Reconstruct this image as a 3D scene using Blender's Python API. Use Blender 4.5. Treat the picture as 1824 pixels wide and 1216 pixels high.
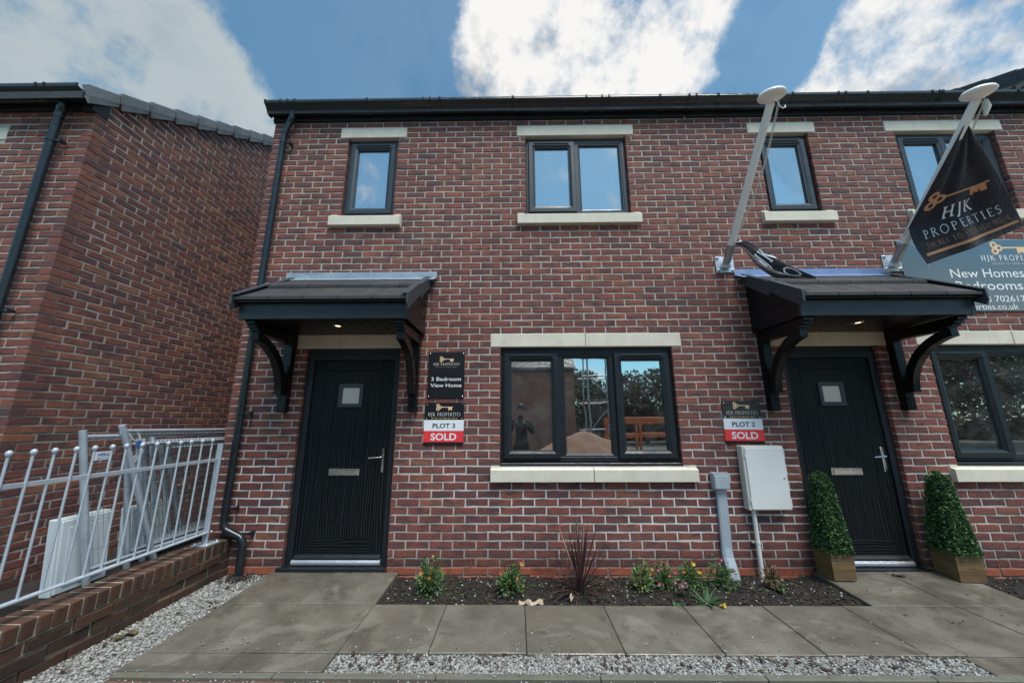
import bpy, math, random
import numpy as np
from mathutils import Matrix, Vector
R = math.radians
random.seed(7)
rng = np.random.default_rng(7)
for o in list(bpy.data.objects): bpy.data.objects.remove(o)
SC = bpy.context.scene
COL = SC.collection

# ------------------------------------------------------------------ camera
CAM = Vector((0.168, -3.747, 1.337))
def make_camera():
    cd = bpy.data.cameras.new('camera'); co = bpy.data.objects.new('camera', cd); COL.objects.link(co)
    cd.sensor_width = 36; cd.lens = 640.57 / 1824 * 36; cd.clip_start = .02; cd.clip_end = 2000
    pit, yaw, roll = R(12.423), R(.721), R(-.171)
    r = Vector((math.cos(yaw), math.sin(yaw), 0)); fw = Vector((-math.sin(yaw), math.cos(yaw), 0)); up = Vector((0, 0, 1))
    F = fw * math.cos(pit) + up * math.sin(pit); U = -fw * math.sin(pit) + up * math.cos(pit)
    X = r * math.cos(roll) + U * math.sin(roll); Y = -r * math.sin(roll) + U * math.cos(roll)
    M = Matrix((X, Y, -F)).transposed().to_4x4(); M.translation = CAM
    co.matrix_world = M
    SC.camera = co
make_camera()

# ------------------------------------------------------------------ sky, sun, exposure
SUN_EL, SUN_AZ = R(64), R(150)          # azimuth clockwise from +y: light put behind the viewer to brighten the house fronts
def make_world():
    w = bpy.data.worlds.new('World'); SC.world = w; w.use_nodes = True
    nt = w.node_tree; nt.nodes.clear()
    n = lambda t: nt.nodes.new(t)
    L = nt.links.new
    out = n('ShaderNodeOutputWorld'); bg = n('ShaderNodeBackground'); L(bg.outputs[0], out.inputs[0])
    sky = n('ShaderNodeTexSky'); sky.sky_type = 'NISHITA'; sky.sun_disc = False
    sky.sun_elevation = SUN_EL; sky.sun_rotation = SUN_AZ; sky.air_density = 1.0; sky.dust_density = .6; sky.ozone_density = 2.5
    tc = n('ShaderNodeTexCoord')
    def math_(op, a, b=None, c=None):
        m = n('ShaderNodeMath'); m.operation = op
        for i, v in enumerate((a, b, c)):
            if v is None: continue
            if isinstance(v, (int, float)): m.inputs[i].default_value = v
            else: L(v, m.inputs[i])
        return m.outputs[0]
    def noise(scale, detail, rough, dist=0, off=(0, 0, 0), sc=(1, 1, 1)):
        mp = n('ShaderNodeMapping'); mp.inputs['Location'].default_value = off; mp.inputs['Scale'].default_value = sc
        L(tc.outputs['Generated'], mp.inputs[0])
        t = n('ShaderNodeTexNoise'); L(mp.outputs[0], t.inputs['Vector'])
        t.inputs['Scale'].default_value = scale; t.inputs['Detail'].default_value = detail
        t.inputs['Roughness'].default_value = rough; t.inputs['Distortion'].default_value = dist
        return t.outputs[0]
    n1 = noise(3.4, 9, .60, .0); n2 = noise(1.3, 3, .5, 0, (3, 1, 2)); n3 = noise(5, 8, .62, .0, (1, 5, 0)); n4 = noise(11, 7, .64, .0, (7, 2, 4))
    acc = None
    blobs = [(.016, .588, .809, .13, .9), (.153, .576, .803, .16, 1), (.316, .568, .76, .14, 1), (.391, .526, .755, .10, .7), (-.03, .645, .76, .08, .8),
             (.10, .66, .745, .11, 1), (.20, .653, .73, .12, .9), (.312, .624, .716, .09, .5), (-.222, .632, .743, .045, .6),
             (-.715, .414, .564, .20, .9), (-.67, .48, .567, .14, .7), (-.615, .541, .574, .10, .6), (-.751, .461, .472, .18, .8), (-.545, .622, .562, .10, .6), (-.62, .44, .65, .08, .4),
             (.636, .487, .598, .12, 1), (.581, .538, .611, .10, .8), (.694, .435, .573, .12, .8), (.64, .44, .63, .09, .6), (.729, .449, .517, .08, .2),
             (-.427, .54, .725, .15, -.6), (-.312, .569, .761, .12, -.6), (.455, .574, .682, .09, -.9), (.490, .525, .699, .08, -.8), (-.375, .617, .692, .12, -.5), (-.244, .561, .791, .1, -.5), (-.13, .60, .79, .05, -.5)]
    for x, y, z, rad, wt in blobs:
        d = n('ShaderNodeVectorMath'); d.operation = 'DOT_PRODUCT'
        L(tc.outputs['Generated'], d.inputs[0]); d.inputs[1].default_value = Vector((x, y, z)).normalized()
        mr = n('ShaderNodeMapRange'); mr.interpolation_type = 'SMOOTHSTEP'
        mr.inputs['From Min'].default_value = math.cos(rad * 1.7); mr.inputs['From Max'].default_value = math.cos(rad * .3)
        mr.inputs['To Max'].default_value = wt
        L(d.outputs['Value'], mr.inputs['Value'])
        acc = mr.outputs[0] if acc is None else math_('ADD', acc, mr.outputs[0])
    acc = math_('MINIMUM', acc, 1.0)
    # elsewhere loose broken cloud
    base = math_('MULTIPLY_ADD', n2, 1.0, -.66)
    tot = math_('ADD', math_('MULTIPLY_ADD', acc, .58, base), math_('ADD', math_('MULTIPLY_ADD', n1, 1.9, -.95), math_('MULTIPLY_ADD', n4, 1.5, -.75)))
    mask = n('ShaderNodeMapRange'); mask.interpolation_type = 'SMOOTHSTEP'; L(tot, mask.inputs['Value'])
    mask.inputs['From Min'].default_value = -.06; mask.inputs['From Max'].default_value = .50; mask.inputs['To Min'].default_value = .07
    # cloud tone
    tone = n('ShaderNodeValToRGB'); e = tone.color_ramp.elements
    e[0].position = .37; e[0].color = (.36, .38, .40, 1); e[1].position = .50; e[1].color = (.98, .97, .95, 1)
    L(math_('ADD', math_('MULTIPLY', n3, .62), math_('MULTIPLY', n1, .38)), tone.inputs[0])
    # the cloud bank on the left is a thinner, greyer one
    gd = n('ShaderNodeVectorMath'); gd.operation = 'DOT_PRODUCT'; L(tc.outputs['Generated'], gd.inputs[0]); gd.inputs[1].default_value = Vector((-.72, .45, .53)).normalized()
    gm = n('ShaderNodeMapRange'); gm.interpolation_type = 'SMOOTHSTEP'; L(gd.outputs['Value'], gm.inputs['Value'])
    gm.inputs['From Min'].default_value = .86; gm.inputs['From Max'].default_value = .985; gm.inputs['To Max'].default_value = .85
    gx = n('ShaderNodeMix'); gx.data_type = 'RGBA'; L(gm.outputs[0], gx.inputs[0]); L(tone.outputs[0], gx.inputs[6]); gx.inputs[7].default_value = (.40, .49, .53, 1)
    cl = n('ShaderNodeVectorMath'); cl.operation = 'SCALE'; L(gx.outputs[2], cl.inputs[0]); cl.inputs['Scale'].default_value = CLOUD
    sk = n('ShaderNodeVectorMath'); sk.operation = 'MULTIPLY'; L(sky.outputs[0], sk.inputs[0]); sk.inputs[1].default_value = (.54, .86, .82)
    mix = n('ShaderNodeMix'); mix.data_type = 'RGBA'
    L(mask.outputs[0], mix.inputs[0]); L(sk.outputs[0], mix.inputs[6]); L(cl.outputs[0], mix.inputs[7])
    L(mix.outputs[2], bg.inputs[0]); bg.inputs[1].default_value = .13
CLOUD = 4.6
make_world()
sl = bpy.data.lights.new('sun', 'SUN'); sl.energy = 2.7; sl.angle = R(28); sl.color = (1, .955, .89)  # added front fill; the true light comes from behind the house
so = bpy.data.objects.new('sun', sl); COL.objects.link(so)
d_ = Vector((math.sin(SUN_AZ) * math.cos(SUN_EL), math.cos(SUN_AZ) * math.cos(SUN_EL), math.sin(SUN_EL)))
so.rotation_euler = d_.to_track_quat('Z', 'Y').to_euler(); so.location = d_ * 60
SC.view_settings.view_transform = 'Standard'; SC.view_settings.look = 'None'
SC.view_settings.exposure = 0.68; SC.view_settings.gamma = 1
SC.cycles.max_bounces = 8; SC.cycles.transparent_max_bounces = 12

# ------------------------------------------------------------------ materials
MATS = {}
class NT:
    def __init__(s, name):
        s.m = bpy.data.materials.new(name); s.m.use_nodes = True; s.t = s.m.node_tree
        s.b = s.t.nodes['Principled BSDF']; s.out = s.t.nodes['Material Output']; MATS[name] = s.m
    def n(s, t): return s.t.nodes.new(t)
    def L(s, a, b): s.t.links.new(a, b)
    def pos(s):
        return s.n('ShaderNodeNewGeometry').outputs['Position']
    def objc(s): return s.n('ShaderNodeTexCoord').outputs['Object']
    def map(s, v, sc=(1, 1, 1), off=(0, 0, 0)):
        m = s.n('ShaderNodeMapping'); m.inputs['Scale'].default_value = sc; m.inputs['Location'].default_value = off
        s.L(v, m.inputs[0]); return m.outputs[0]
    def noise(s, v, scale=5, detail=4, rough=.55, dist=0, out=0):
        t = s.n('ShaderNodeTexNoise'); s.L(v, t.inputs['Vector'])
        t.inputs['Scale'].default_value = scale; t.inputs['Detail'].default_value = detail
        t.inputs['Roughness'].default_value = rough; t.inputs['Distortion'].default_value = dist
        return t.outputs[out]
    def vor(s, v, scale, feature='F1', out='Distance', rand=1):
        t = s.n('ShaderNodeTexVoronoi'); s.L(v, t.inputs['Vector']); t.inputs['Scale'].default_value = scale; t.feature = feature
        t.inputs['Randomness'].default_value = rand
        return t.outputs[out]
    def ramp(s, f, stops, interp='LINEAR'):
        r = s.n('ShaderNodeValToRGB'); s.L(f, r.inputs[0]); c = r.color_ramp; c.interpolation = interp
        while len(c.elements) < len(stops): c.elements.new(.5)
        for e, (p, col) in zip(c.elements, stops):
            e.position = p; e.color = (*col, 1) if not isinstance(col, (int, float)) else (col, col, col, 1)
        return r.outputs[0]
    def mix(s, f, a, b, mode='MIX'):
        m = s.n('ShaderNodeMix'); m.data_type = 'RGBA'; m.blend_type = mode
        for v, i in ((f, 0), (a, 6), (b, 7)):
            if isinstance(v, (int, float)): m.inputs[i].default_value = v if i == 0 else (v, v, v, 1)
            elif isinstance(v, tuple): m.inputs[i].default_value = (*v, 1)
            else: s.L(v, m.inputs[i])
        return m.outputs[2]
    def math(s, op, a, b=None):
        m = s.n('ShaderNodeMath'); m.operation = op
        for i, v in enumerate((a, b)):
            if v is None: continue
            if isinstance(v, (int, float)): m.inputs[i].default_value = v
            else: s.L(v, m.inputs[i])
        return m.outputs[0]
    def sep(s, v, ax):
        x = s.n('ShaderNodeSeparateXYZ'); s.L(v, x.inputs[0]); return x.outputs[ax]
    def col(s, v):
        if isinstance(v, tuple): s.b.inputs['Base Color'].default_value = (*v, 1)
        else: s.L(v, s.b.inputs['Base Color'])
        return s
    def rough(s, v):
        if isinstance(v, (int, float)): s.b.inputs['Roughness'].default_value = v
        else: s.L(v, s.b.inputs['Roughness'])
        return s
    def set(s, **k):
        for a, v in k.items(): s.b.inputs[a.replace('_', ' ')].default_value = v
        return s
    def bump(s, h, strength=.3, dist=.01):
        b = s.n('ShaderNodeBump'); b.inputs['Strength'].default_value = strength; b.inputs['Distance'].default_value = dist
        s.L(h, b.inputs['Height']); s.L(b.outputs[0], s.b.inputs['Normal']); return s

def simple(name, c, rough=.5, var=.25, nscale=8, bump=0, bscale=60, metal=0, spec=.5, dirt=None):
    t = NT(name); p = t.pos()
    f = t.noise(p, nscale, 5, .6)
    a = tuple(x * (1 - var) for x in c); b = tuple(min(1, x * (1 + var)) for x in c)
    cc = t.ramp(f, [(.3, a), (.7, b)])
    if dirt:
        cc = t.mix(t.ramp(t.noise(p, 3, 6, .65), [(.45, 0), (.75, dirt[1])]), cc, dirt[0])
    t.col(cc); t.rough(t.ramp(t.noise(p, nscale * 2.3, 4), [(.3, max(0, rough - .1)), (.7, min(1, rough + .12))]))
    t.set(Metallic=metal, Specular_IOR_Level=spec)
    if bump: t.bump(t.noise(p, bscale, 4, .6), bump, .004)
    return t

def brick_mat(name, island, warm=0.0):
    t = NT(name); p = t.pos()
    if island: rnd = t.n('ShaderNodeNewGeometry').outputs['Random Per Island']
    else: rnd = t.n('ShaderNodeObjectInfo').outputs['Random']
    w = warm
    base = t.ramp(rnd, [(0, (.120, .056, .056)), (.14, (.168, .062, .055)), (.45, (.206, .070, .058)), (.75, (.230, .077 + w * .012, .060)), (.95, (.250, .091 + w * .010, .061)), (1, (.262, .106 + w * .010, .064))])
    # dark smoky patches over parts of a brick
    m = t.map(p, (1, 1, 2.2))
    sh = t.n('ShaderNodeVectorMath'); sh.operation = 'ADD'; t.L(m, sh.inputs[0])
    cb = t.n('ShaderNodeCombineXYZ'); t.L(t.math('MULTIPLY', rnd, 37.0), cb.inputs[0]); t.L(t.math('MULTIPLY', rnd, 91.0), cb.inputs[2]); t.L(cb.outputs[0], sh.inputs[1])
    v = sh.outputs[0]
    f1 = t.ramp(t.noise(v, 5.5, 5, .62, .4), [(.455, 0), (.63, .80)])
    c = t.mix(f1, base, (.072, .047, .050))
    f2 = t.ramp(t.noise(v, 60, 4, .7), [(.35, .85), (.68, 1.45)])
    c = t.mix(1, c, f2, 'MULTIPLY')
    # pale mortar smears and lime specks
    f3 = t.math('ADD', t.ramp(t.noise(p, 26, 6, .75), [(.62, 0), (.78, .6)]), t.math('MULTIPLY', t.ramp(t.noise(p, 1.3, 4, .6), [(.52, 0), (.75, .16)]), t.ramp(t.noise(p, 70, 3), [(.3, .3), (.7, 1)])))
    c = t.mix(f3, c, (.36, .31, .28))
    CRE = t.noise(t.map(v, (9, 9, 34)), 2.6, 5, .62, 1.4)
    c = t.mix(t.ramp(CRE, [(.29, .7), (.40, 0)]), c, (.050, .032, .030))  # crease shadows painted as dark lines in the brick colour
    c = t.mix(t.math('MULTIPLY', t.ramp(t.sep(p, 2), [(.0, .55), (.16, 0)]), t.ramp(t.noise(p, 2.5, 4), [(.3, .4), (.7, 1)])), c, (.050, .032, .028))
    t.col(c); t.rough(t.ramp(t.noise(v, 20), [(.3, .62), (.7, .88)])); t.set(Specular_IOR_Level=.28)
    cre = CRE
    h = t.math('ADD', t.math('MULTIPLY', cre, 1.2), t.math('MULTIPLY', t.noise(v, 170, 3, .6), .35))
    t.bump(h, .9, .008)
    return t.m
brick_mat('brick_single', False); brick_mat('brick_island', True)
brick_mat('brick_single_warm', False, 1); brick_mat('brick_island_warm', True, 1)

t = NT('brick_red_plinth'); p = t.pos(); rn = t.n('ShaderNodeObjectInfo').outputs['Random']
t.col(t.mix(t.ramp(t.noise(p, 8, 5, .7), [(.45, 0), (.7, .8)]), t.ramp(rn, [(0, (.30, .075, .04)), (1, (.36, .10, .05))]), (.11, .05, .04))); t.rough(.75); t.bump(t.noise(p, 90, 4), .35, .004)

def garden_brick(name):
    t = NT(name); p = t.pos(); rnd = t.n('ShaderNodeObjectInfo').outputs['Random']
    base = t.ramp(rnd, [(0, (.046, .030, .025)), (.3, (.070, .037, .029)), (.65, (.090, .043, .031)), (1, (.115, .056, .036))])
    c = t.mix(t.ramp(t.noise(p, 7, 5, .65), [(.42, 0), (.68, .7)]), base, (.07, .052, .042))
    c = t.mix(t.ramp(t.noise(p, 5, 5, .7), [(.55, 0), (.75, .5)]), c, (.075, .075, .035))      # algae
    t.col(c); t.rough(.85); t.set(Specular_IOR_Level=.25)
    t.bump(t.math('ADD', t.noise(p, 45, 5, .65), t.noise(p, 160, 3)), .55, .005)
garden_brick('brick_garden')

t = NT('mortar'); p = t.pos()
f = t.math('ADD', t.math('MULTIPLY', t.noise(p, 14, 5, .65), .55), t.math('MULTIPLY', t.noise(p, 1.6, 4, .6), .45))
c = t.ramp(f, [(.3, (.34, .31, .275)), (.7, (.52, .485, .44))])
z = t.sep(p, 2)
band = t.math('MULTIPLY', t.ramp(t.math('MULTIPLY', z, .5), [(.05, 0), (.14, 1), (.42, 1), (.60, 0)]), t.math('ADD', t.ramp(t.noise(p, 1.1, 3, .5), [(.38, 0), (.6, .8)]), t.ramp(t.noise(p, 7, 5, .7), [(.5, 0), (.7, .35)])))
c = t.mix(band, c, (.74, .735, .72))
c = t.mix(t.ramp(z, [(.0, .75), (.12, 0)]), c, (.16, .13, .115))
t.col(c); t.rough(.92); t.set(Specular_IOR_Level=.2); t.bump(t.noise(p, 120, 5, .7), .7, .004)
t = NT('mortar_garden'); p = t.pos()
t.col(t.ramp(t.noise(p, 12, 5, .7), [(.3, (.24, .21, .15)), (.55, (.36, .32, .24)), (.75, (.20, .20, .11))])); t.rough(.95); t.bump(t.noise(p, 100, 5, .7), .7, .005)

t = simple('cast_stone_base', (.66, .625, .525), .8, .08, 6, .45, 140, dirt=((.36, .33, .26), .5))
t = NT('cast_stone'); p = t.pos()
c = t.ramp(t.noise(p, 6, 5, .6), [(.3, (.60, .565, .465)), (.7, (.70, .665, .565))])
c = t.mix(t.ramp(t.noise(t.map(p, (22, 22, 1.2)), 1.0, 5, .7), [(.56, 0), (.78, .55)]), c, (.33, .30, .235))       # drip streaks
c = t.mix(t.ramp(t.noise(p, 2.2, 5, .65), [(.5, 0), (.75, .35)]), c, (.42, .38, .29))
c = t.mix(t.ramp(t.vor(p, 120), [(.07, .5), (.13, 0)]), c, (.30, .27, .22))                                         # pitting
t.col(c); t.rough(.82); t.bump(t.math('ADD', t.noise(p, 140, 4, .7), t.ramp(t.vor(p, 120), [(.07, 0), (.15, .6)])), .5, .004)
t = simple('frame_black', (.013, .018, .023), .42, .08, 6, .05, 260, spec=.32)
t = simple('frame_grey', (.024, .037, .052), .46, .08, 6, .05, 260)
simple('plastic_black', (.013, .018, .023), .24, .12, 5, .0, 60, dirt=((.035, .045, .055), .25))
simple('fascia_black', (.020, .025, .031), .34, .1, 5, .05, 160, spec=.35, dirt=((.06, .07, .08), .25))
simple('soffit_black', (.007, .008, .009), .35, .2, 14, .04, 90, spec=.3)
simple('bracket_black', (.004, .005, .006), .3, .25, 14, .1, 90, spec=.3)
simple('verge_grey', (.15, .16, .168), .55, .2, 9, .15, 120, dirt=((.05, .05, .05), .4))
simple('verge_dark', (.035, .045, .055), .5, .2, 9, .15, 120)
def tile_mat(name, c):
    t = NT(name); p = t.pos(); rn = t.n('ShaderNodeObjectInfo').outputs['Random']
    c1 = t.mix(rn, tuple(x * .8 for x in c), tuple(x * 1.25 for x in c))
    c1 = t.mix(t.ramp(t.noise(p, 9, 6, .7), [(.45, 0), (.75, .55)]), c1, (c[0] * 1.9, c[1] * 1.8, c[2] * 1.7))
    t.col(c1); t.rough(t.ramp(t.noise(p, 6, 4), [(.35, .42), (.65, .75)])); t.bump(t.noise(p, 220, 4, .7), .35, .003)
tile_mat('roof_tile', (.034, .033, .035))
t = NT('lead'); p = t.pos()
c = t.ramp(t.noise(t.map(p, (1, 1, 3)), 5, 6, .7, .8), [(.3, (.26, .31, .36)), (.5, (.36, .41, .46)), (.64, (.48, .50, .50)), (.72, (.70, .67, .60))])
t.col(c); t.rough(.42); t.set(Metallic=.55); t.bump(t.noise(p, 35, 5), .4, .005)
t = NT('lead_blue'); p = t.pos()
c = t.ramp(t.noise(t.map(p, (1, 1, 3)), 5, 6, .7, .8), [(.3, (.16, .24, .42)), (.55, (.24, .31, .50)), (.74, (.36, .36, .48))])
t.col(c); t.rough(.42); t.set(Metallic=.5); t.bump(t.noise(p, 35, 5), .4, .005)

def door_mat(name, axis):
    t = NT(name); p = t.pos()
    sc = (14, 14, 1.3) if axis == 'z' else (1.6, 14, 14)
    v = t.map(p, sc)
    w = t.n('ShaderNodeTexWave'); w.wave_type = 'BANDS'; w.bands_direction = 'X' if axis == 'z' else 'Z'
    t.L(v, w.inputs['Vector']); w.inputs['Scale'].default_value = .9; w.inputs['Distortion'].default_value = 9; w.inputs['Detail'].default_value = 3; w.inputs['Detail Scale'].default_value = .8
    g = t.noise(t.map(p, (160, 160, 6) if axis == 'z' else (6, 160, 160)), 1.2, 4, .7)
    f = t.math('ADD', t.math('MULTIPLY', w.outputs[0], .6), t.math('MULTIPLY', g, .6))
    t.col(t.ramp(f, [(.25, (.003, .004, .005)), (.6, (.006, .008, .010)), (.9, (.018, .023, .027))]))
    t.rough(t.ramp(f, [(.3, .36), (.8, .55)])); t.bump(f, .3, .002); t.set(Specular_IOR_Level=.16)
door_mat('door_wood', 'z'); door_mat('door_wood_rail', 'x')
simple('chrome', (.75, .75, .76), .16, .06, 20, .05, 80, metal=1, dirt=((.30, .27, .26), .5))
simple('alu', (.62, .63, .65), .35, .08, 25, .05, 80, metal=.8)
t = NT('frosted'); t.col((.42, .45, .45)); t.rough(.5); t.bump(t.noise(t.pos(), 60, 3), .3, .004)

def glass(name, refl, tint):
    t = NT(name); p = t.pos()
    gl = t.n('ShaderNodeBsdfGlossy'); gl.inputs['Roughness'].default_value = .004; gl.inputs['Color'].default_value = (.93, .97, 1, 1)
    tr = t.n('ShaderNodeBsdfTransparent'); tr.inputs['Color'].default_value = (*tint, 1)
    b = t.n('ShaderNodeBump'); b.inputs['Strength'].default_value = .05; b.inputs['Distance'].default_value = .02
    t.L(t.noise(p, 2.2, 2), b.inputs['Height']); t.L(b.outputs[0], gl.inputs['Normal'])
    lw = t.n('ShaderNodeLayerWeight'); lw.inputs['Blend'].default_value = .25
    f = t.math('MINIMUM', t.math('ADD', lw.outputs['Fresnel'], refl), 1.0)
    mx = t.n('ShaderNodeMixShader'); t.L(f, mx.inputs[0]); t.L(tr.outputs[0], mx.inputs[1]); t.L(gl.outputs[0], mx.inputs[2])
    # dried rain spots
    df = t.n('ShaderNodeBsdfDiffuse'); df.inputs['Color'].default_value = (.75, .76, .77, 1)
    sp = t.math('MULTIPLY', t.ramp(t.vor(p, 75), [(.10, .55), (.17, 0)]), t.ramp(t.noise(p, 3, 3), [(.45, 0), (.62, 1)]))
    dust = t.math('ADD', sp, t.ramp(t.noise(p, 6, 6, .7), [(.4, .01), (.8, .07)]))
    m2 = t.n('ShaderNodeMixShader'); t.L(dust, m2.inputs[0]); t.L(mx.outputs[0], m2.inputs[1]); t.L(df.outputs[0], m2.inputs[2])
    t.L(m2.outputs[0], t.out.inputs[0])
glass('glass', .52, (.72, .78, .78))
simple('plaster', (.55, .53, .50), .9, .05)
simple('blind', (.70, .72, .72), .9, .05)

t = NT('slab'); p = t.pos(); rn = t.n('ShaderNodeObjectInfo').outputs['Random']
ob = t.objc()
c = t.ramp(t.noise(p, 3.2, 6, .6), [(.3, (.086, .078, .064)), (.5, (.132, .121, .101)), (.72, (.185, .172, .145))])
c = t.mix(t.math('MULTIPLY', rn, .5), c, (.095, .080, .062))
c = t.mix(t.ramp(t.noise(p, 110, 5, .8), [(.5, 0), (.72, .55)]), c, (.22, .21, .185))
c = t.mix(t.ramp(t.noise(p, 1.7, 4, .7, .6), [(.50, 0), (.62, .6)]), c, (.062, .054, .044))
c = t.mix(t.ramp(t.noise(p, 2.6, 5, .6, .9), [(.56, 0), (.64, .4)]), c, (.24, .225, .19))
t.col(c); t.rough(t.ramp(t.noise(p, 4, 5), [(.38, .26), (.62, .70)]))
wv = t.n('ShaderNodeTexWave'); wv.bands_direction = 'DIAGONAL'; t.L(t.map(p, (1, 1, .01)), wv.inputs['Vector']); wv.inputs['Scale'].default_value = 24; wv.inputs['Distortion'].default_value = 2
t.bump(t.math('ADD', t.math('MULTIPLY', wv.outputs[0], .25), t.noise(p, 70, 5, .7)), .45, .003)
simple('kerb', (.125, .118, .10), .8, .22, 5, .5, 90, dirt=((.12, .13, .07), .5))
t = NT('paver'); p = t.pos(); rn = t.n('ShaderNodeObjectInfo').outputs['Random']
t.col(t.mix(t.ramp(t.noise(p, 12, 5, .7), [(.4, 0), (.7, .6)]), t.ramp(rn, [(0, (.10, .055, .045)), (1, (.17, .085, .06))]), (.07, .06, .05))); t.rough(.85); t.bump(t.noise(p, 100, 4), .5, .004)
t = NT('gravel'); g = t.n('ShaderNodeNewGeometry').outputs['Random Per Island']
t.col(t.ramp(g, [(0, (.11, .105, .095)), (.25, (.19, .19, .178)), (.6, (.28, .285, .275)), (1, (.42, .42, .41))])); t.rough(.85); t.bump(t.noise(t.pos(), 150, 3), .4, .003)
t = NT('gravel_bed'); t.col(t.ramp(t.noise(t.pos(), 90, 4), [(.3, (.12, .115, .105)), (.7, (.36, .355, .34))])); t.rough(.95)
t = NT('soil'); p = t.pos()
t.col(t.ramp(t.noise(p, 40, 6, .75), [(.3, (.010, .008, .007)), (.6, (.026, .020, .016)), (.8, (.055, .045, .038))])); t.rough(.95); t.bump(t.noise(p, 60, 6, .75), 1, .012)
t = NT('soil_clod'); g = t.n('ShaderNodeNewGeometry').outputs['Random Per Island']
t.col(t.ramp(g, [(0, (.009, .007, .006)), (.6, (.026, .020, .016)), (.93, (.055, .040, .030)), (.97, (.30, .29, .27)), (1, (.42, .41, .39))])); t.rough(.95); t.bump(t.noise(t.pos(), 140, 4), .7, .005)
t = NT('debris'); g = t.n('ShaderNodeNewGeometry').outputs['Random Per Island']
t.col(t.ramp(g, [(0, (.03, .018, .012)), (.6, (.050, .028, .018)), (.9, (.085, .045, .025)), (1, (.13, .08, .04))])); t.rough(.8)
simple('ground', (.09, .085, .07), .95, .35, .6, .5, 8)
simple('mud', (.24, .125, .075), .95, .3, 1.5, .8, 12)
def leafmat(name, stops, trans=.15, rough=.45):
    t = NT(name); g = t.n('ShaderNodeNewGeometry').outputs['Random Per Island']
    t.col(t.ramp(g, stops)); t.rough(rough)
    ts = t.n('ShaderNodeBsdfTranslucent'); t.L(t.ramp(g, stops), ts.inputs[0])
    mx = t.n('ShaderNodeMixShader'); mx.inputs[0].default_value = trans
    t.L(t.b.outputs[0], mx.inputs[1]); t.L(ts.outputs[0], mx.inputs[2]); t.L(mx.outputs[0], t.out.inputs[0])
leafmat('leaf_box', [(0, (.014, .045, .024)), (.45, (.036, .105, .042)), (.78, (.075, .175, .055)), (1, (.20, .31, .08))])
leafmat('leaf_rose', [(0, (.02, .055, .02)), (.6, (.045, .12, .03)), (1, (.12, .19, .03))])
leafmat('leaf_pale', [(0, (.05, .10, .035)), (.6, (.09, .17, .05)), (1, (.20, .26, .05))])
leafmat('leaf_cordy', [(0, (.034, .018, .019)), (.6, (.068, .032, .033)), (1, (.12, .065, .060))], .05, .32)
leafmat('leaf_strap', [(0, (.022, .062, .026)), (.7, (.04, .095, .036)), (1, (.10, .16, .045))])
leafmat('petal_orange', [(0, (.55, .20, .05)), (1, (.75, .38, .12))], .2)
leafmat('petal_pink', [(0, (.55, .05, .14)), (.7, (.65, .10, .25)), (1, (.85, .5, .55))], .2)
leafmat('petal_yellow', [(0, (.75, .52, .05)), (1, (.85, .65, .15))], .2)
leafmat('leaf_autumn', [(0, (.05, .045, .015)), (.5, (.08, .065, .022)), (1, (.15, .09, .03))], .1)
leafmat('leaf_tree', [(0, (.03, .05, .018)), (.6, (.06, .08, .028)), (1, (.11, .10, .035))], .1)
simple('dry_leaf', (.42, .33, .25), .8, .2, 20, .4, 60)
simple('bark', (.06, .045, .035), .9, .3, 10, .8, 30)
t = NT('planter_wood'); p = t.pos()
v = t.map(p, (2.2, 2.2, 26)); f = t.noise(v, 1.4, 6, .68, .8)
rn = t.n('ShaderNodeObjectInfo').outputs['Random']
c = t.ramp(f, [(.25, (.055, .032, .014)), (.5, (.17, .105, .045)), (.75, (.30, .20, .095))])
c = t.mix(t.math('MULTIPLY', rn, .45), c, (.09, .055, .028)); t.col(c); t.rough(.6); t.bump(f, .5, .004)
simple('galv', (.50, .57, .64), .36, .12, 18, .15, 60, metal=.4, dirt=((.30, .34, .38), .6))
simple('rail_paint', (.44, .50, .56), .42, .08, 18, .08, 60, metal=.15)
simple('wire', (.13, .15, .16), .5, .15, 18, metal=.4)
simple('white_plastic', (.46, .52, .55), .42, .04, 5, .04, 60, dirt=((.5, .52, .52), .3))
simple('meter_white', (.73, .75, .73), .45, .03, 4, .05, 120, dirt=((.55, .56, .53), .25))
simple('meter_frame', (.62, .60, .54), .55, .06, 4, .05, 120)
simple('duct_grey', (.36, .41, .47), .5, .06, 6, .08, 60, dirt=((.25, .24, .22), .3))
simple('pipe_white', (.72, .71, .68), .45, .04, 12, .05, 60, dirt=((.2, .16, .13), .4))
simple('pole_white', (.88, .87, .83), .3, .03, 6, .04, 60)
simple('steel', (.40, .41, .43), .42, .1, 14, .15, 70, metal=.8)
simple('plate', (.62, .68, .74), .35, .08, 14, .12, 70, metal=.5)
simple('rope', (.62, .60, .54), .9, .1)
t = NT('flag_cloth'); p = t.pos(); t.col(t.ramp(t.noise(p, 9, 4), [(.3, (.014, .013, .020)), (.7, (.022, .020, .030))])); t.rough(.6); t.set(Sheen_Weight=.3, Specular_IOR_Level=.3)
t.bump(t.math('ADD', t.noise(t.map(p, (1, 1, 1)), 16, 4, .6, 1.0), t.math('MULTIPLY', t.noise(p, 400, 2), .15)), .7, .035)
simple('ink_white', (.80, .82, .85), .5, .04); simple('ink_copper', (.60, .29, .15), .5, .08); simple('ink_gold', (.78, .55, .32), .45, .06)
simple('ink_brown', (.38, .20, .13), .5, .05)
simple('ink_dark', (.045, .05, .075), .5, .05); simple('ink_blue', (.03, .10, .38), .5, .05); simple('sign_white', (.76, .78, .82), .4, .03); simple('sign_red', (.72, .045, .05), .35, .04)
t = NT('sign_black'); p = t.pos(); t.col((.014, .015, .018)); t.rough(.16); t.bump(t.ramp(t.vor(p, 160), [(.12, 1), (.3, 0)]), .25, .003)
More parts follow.
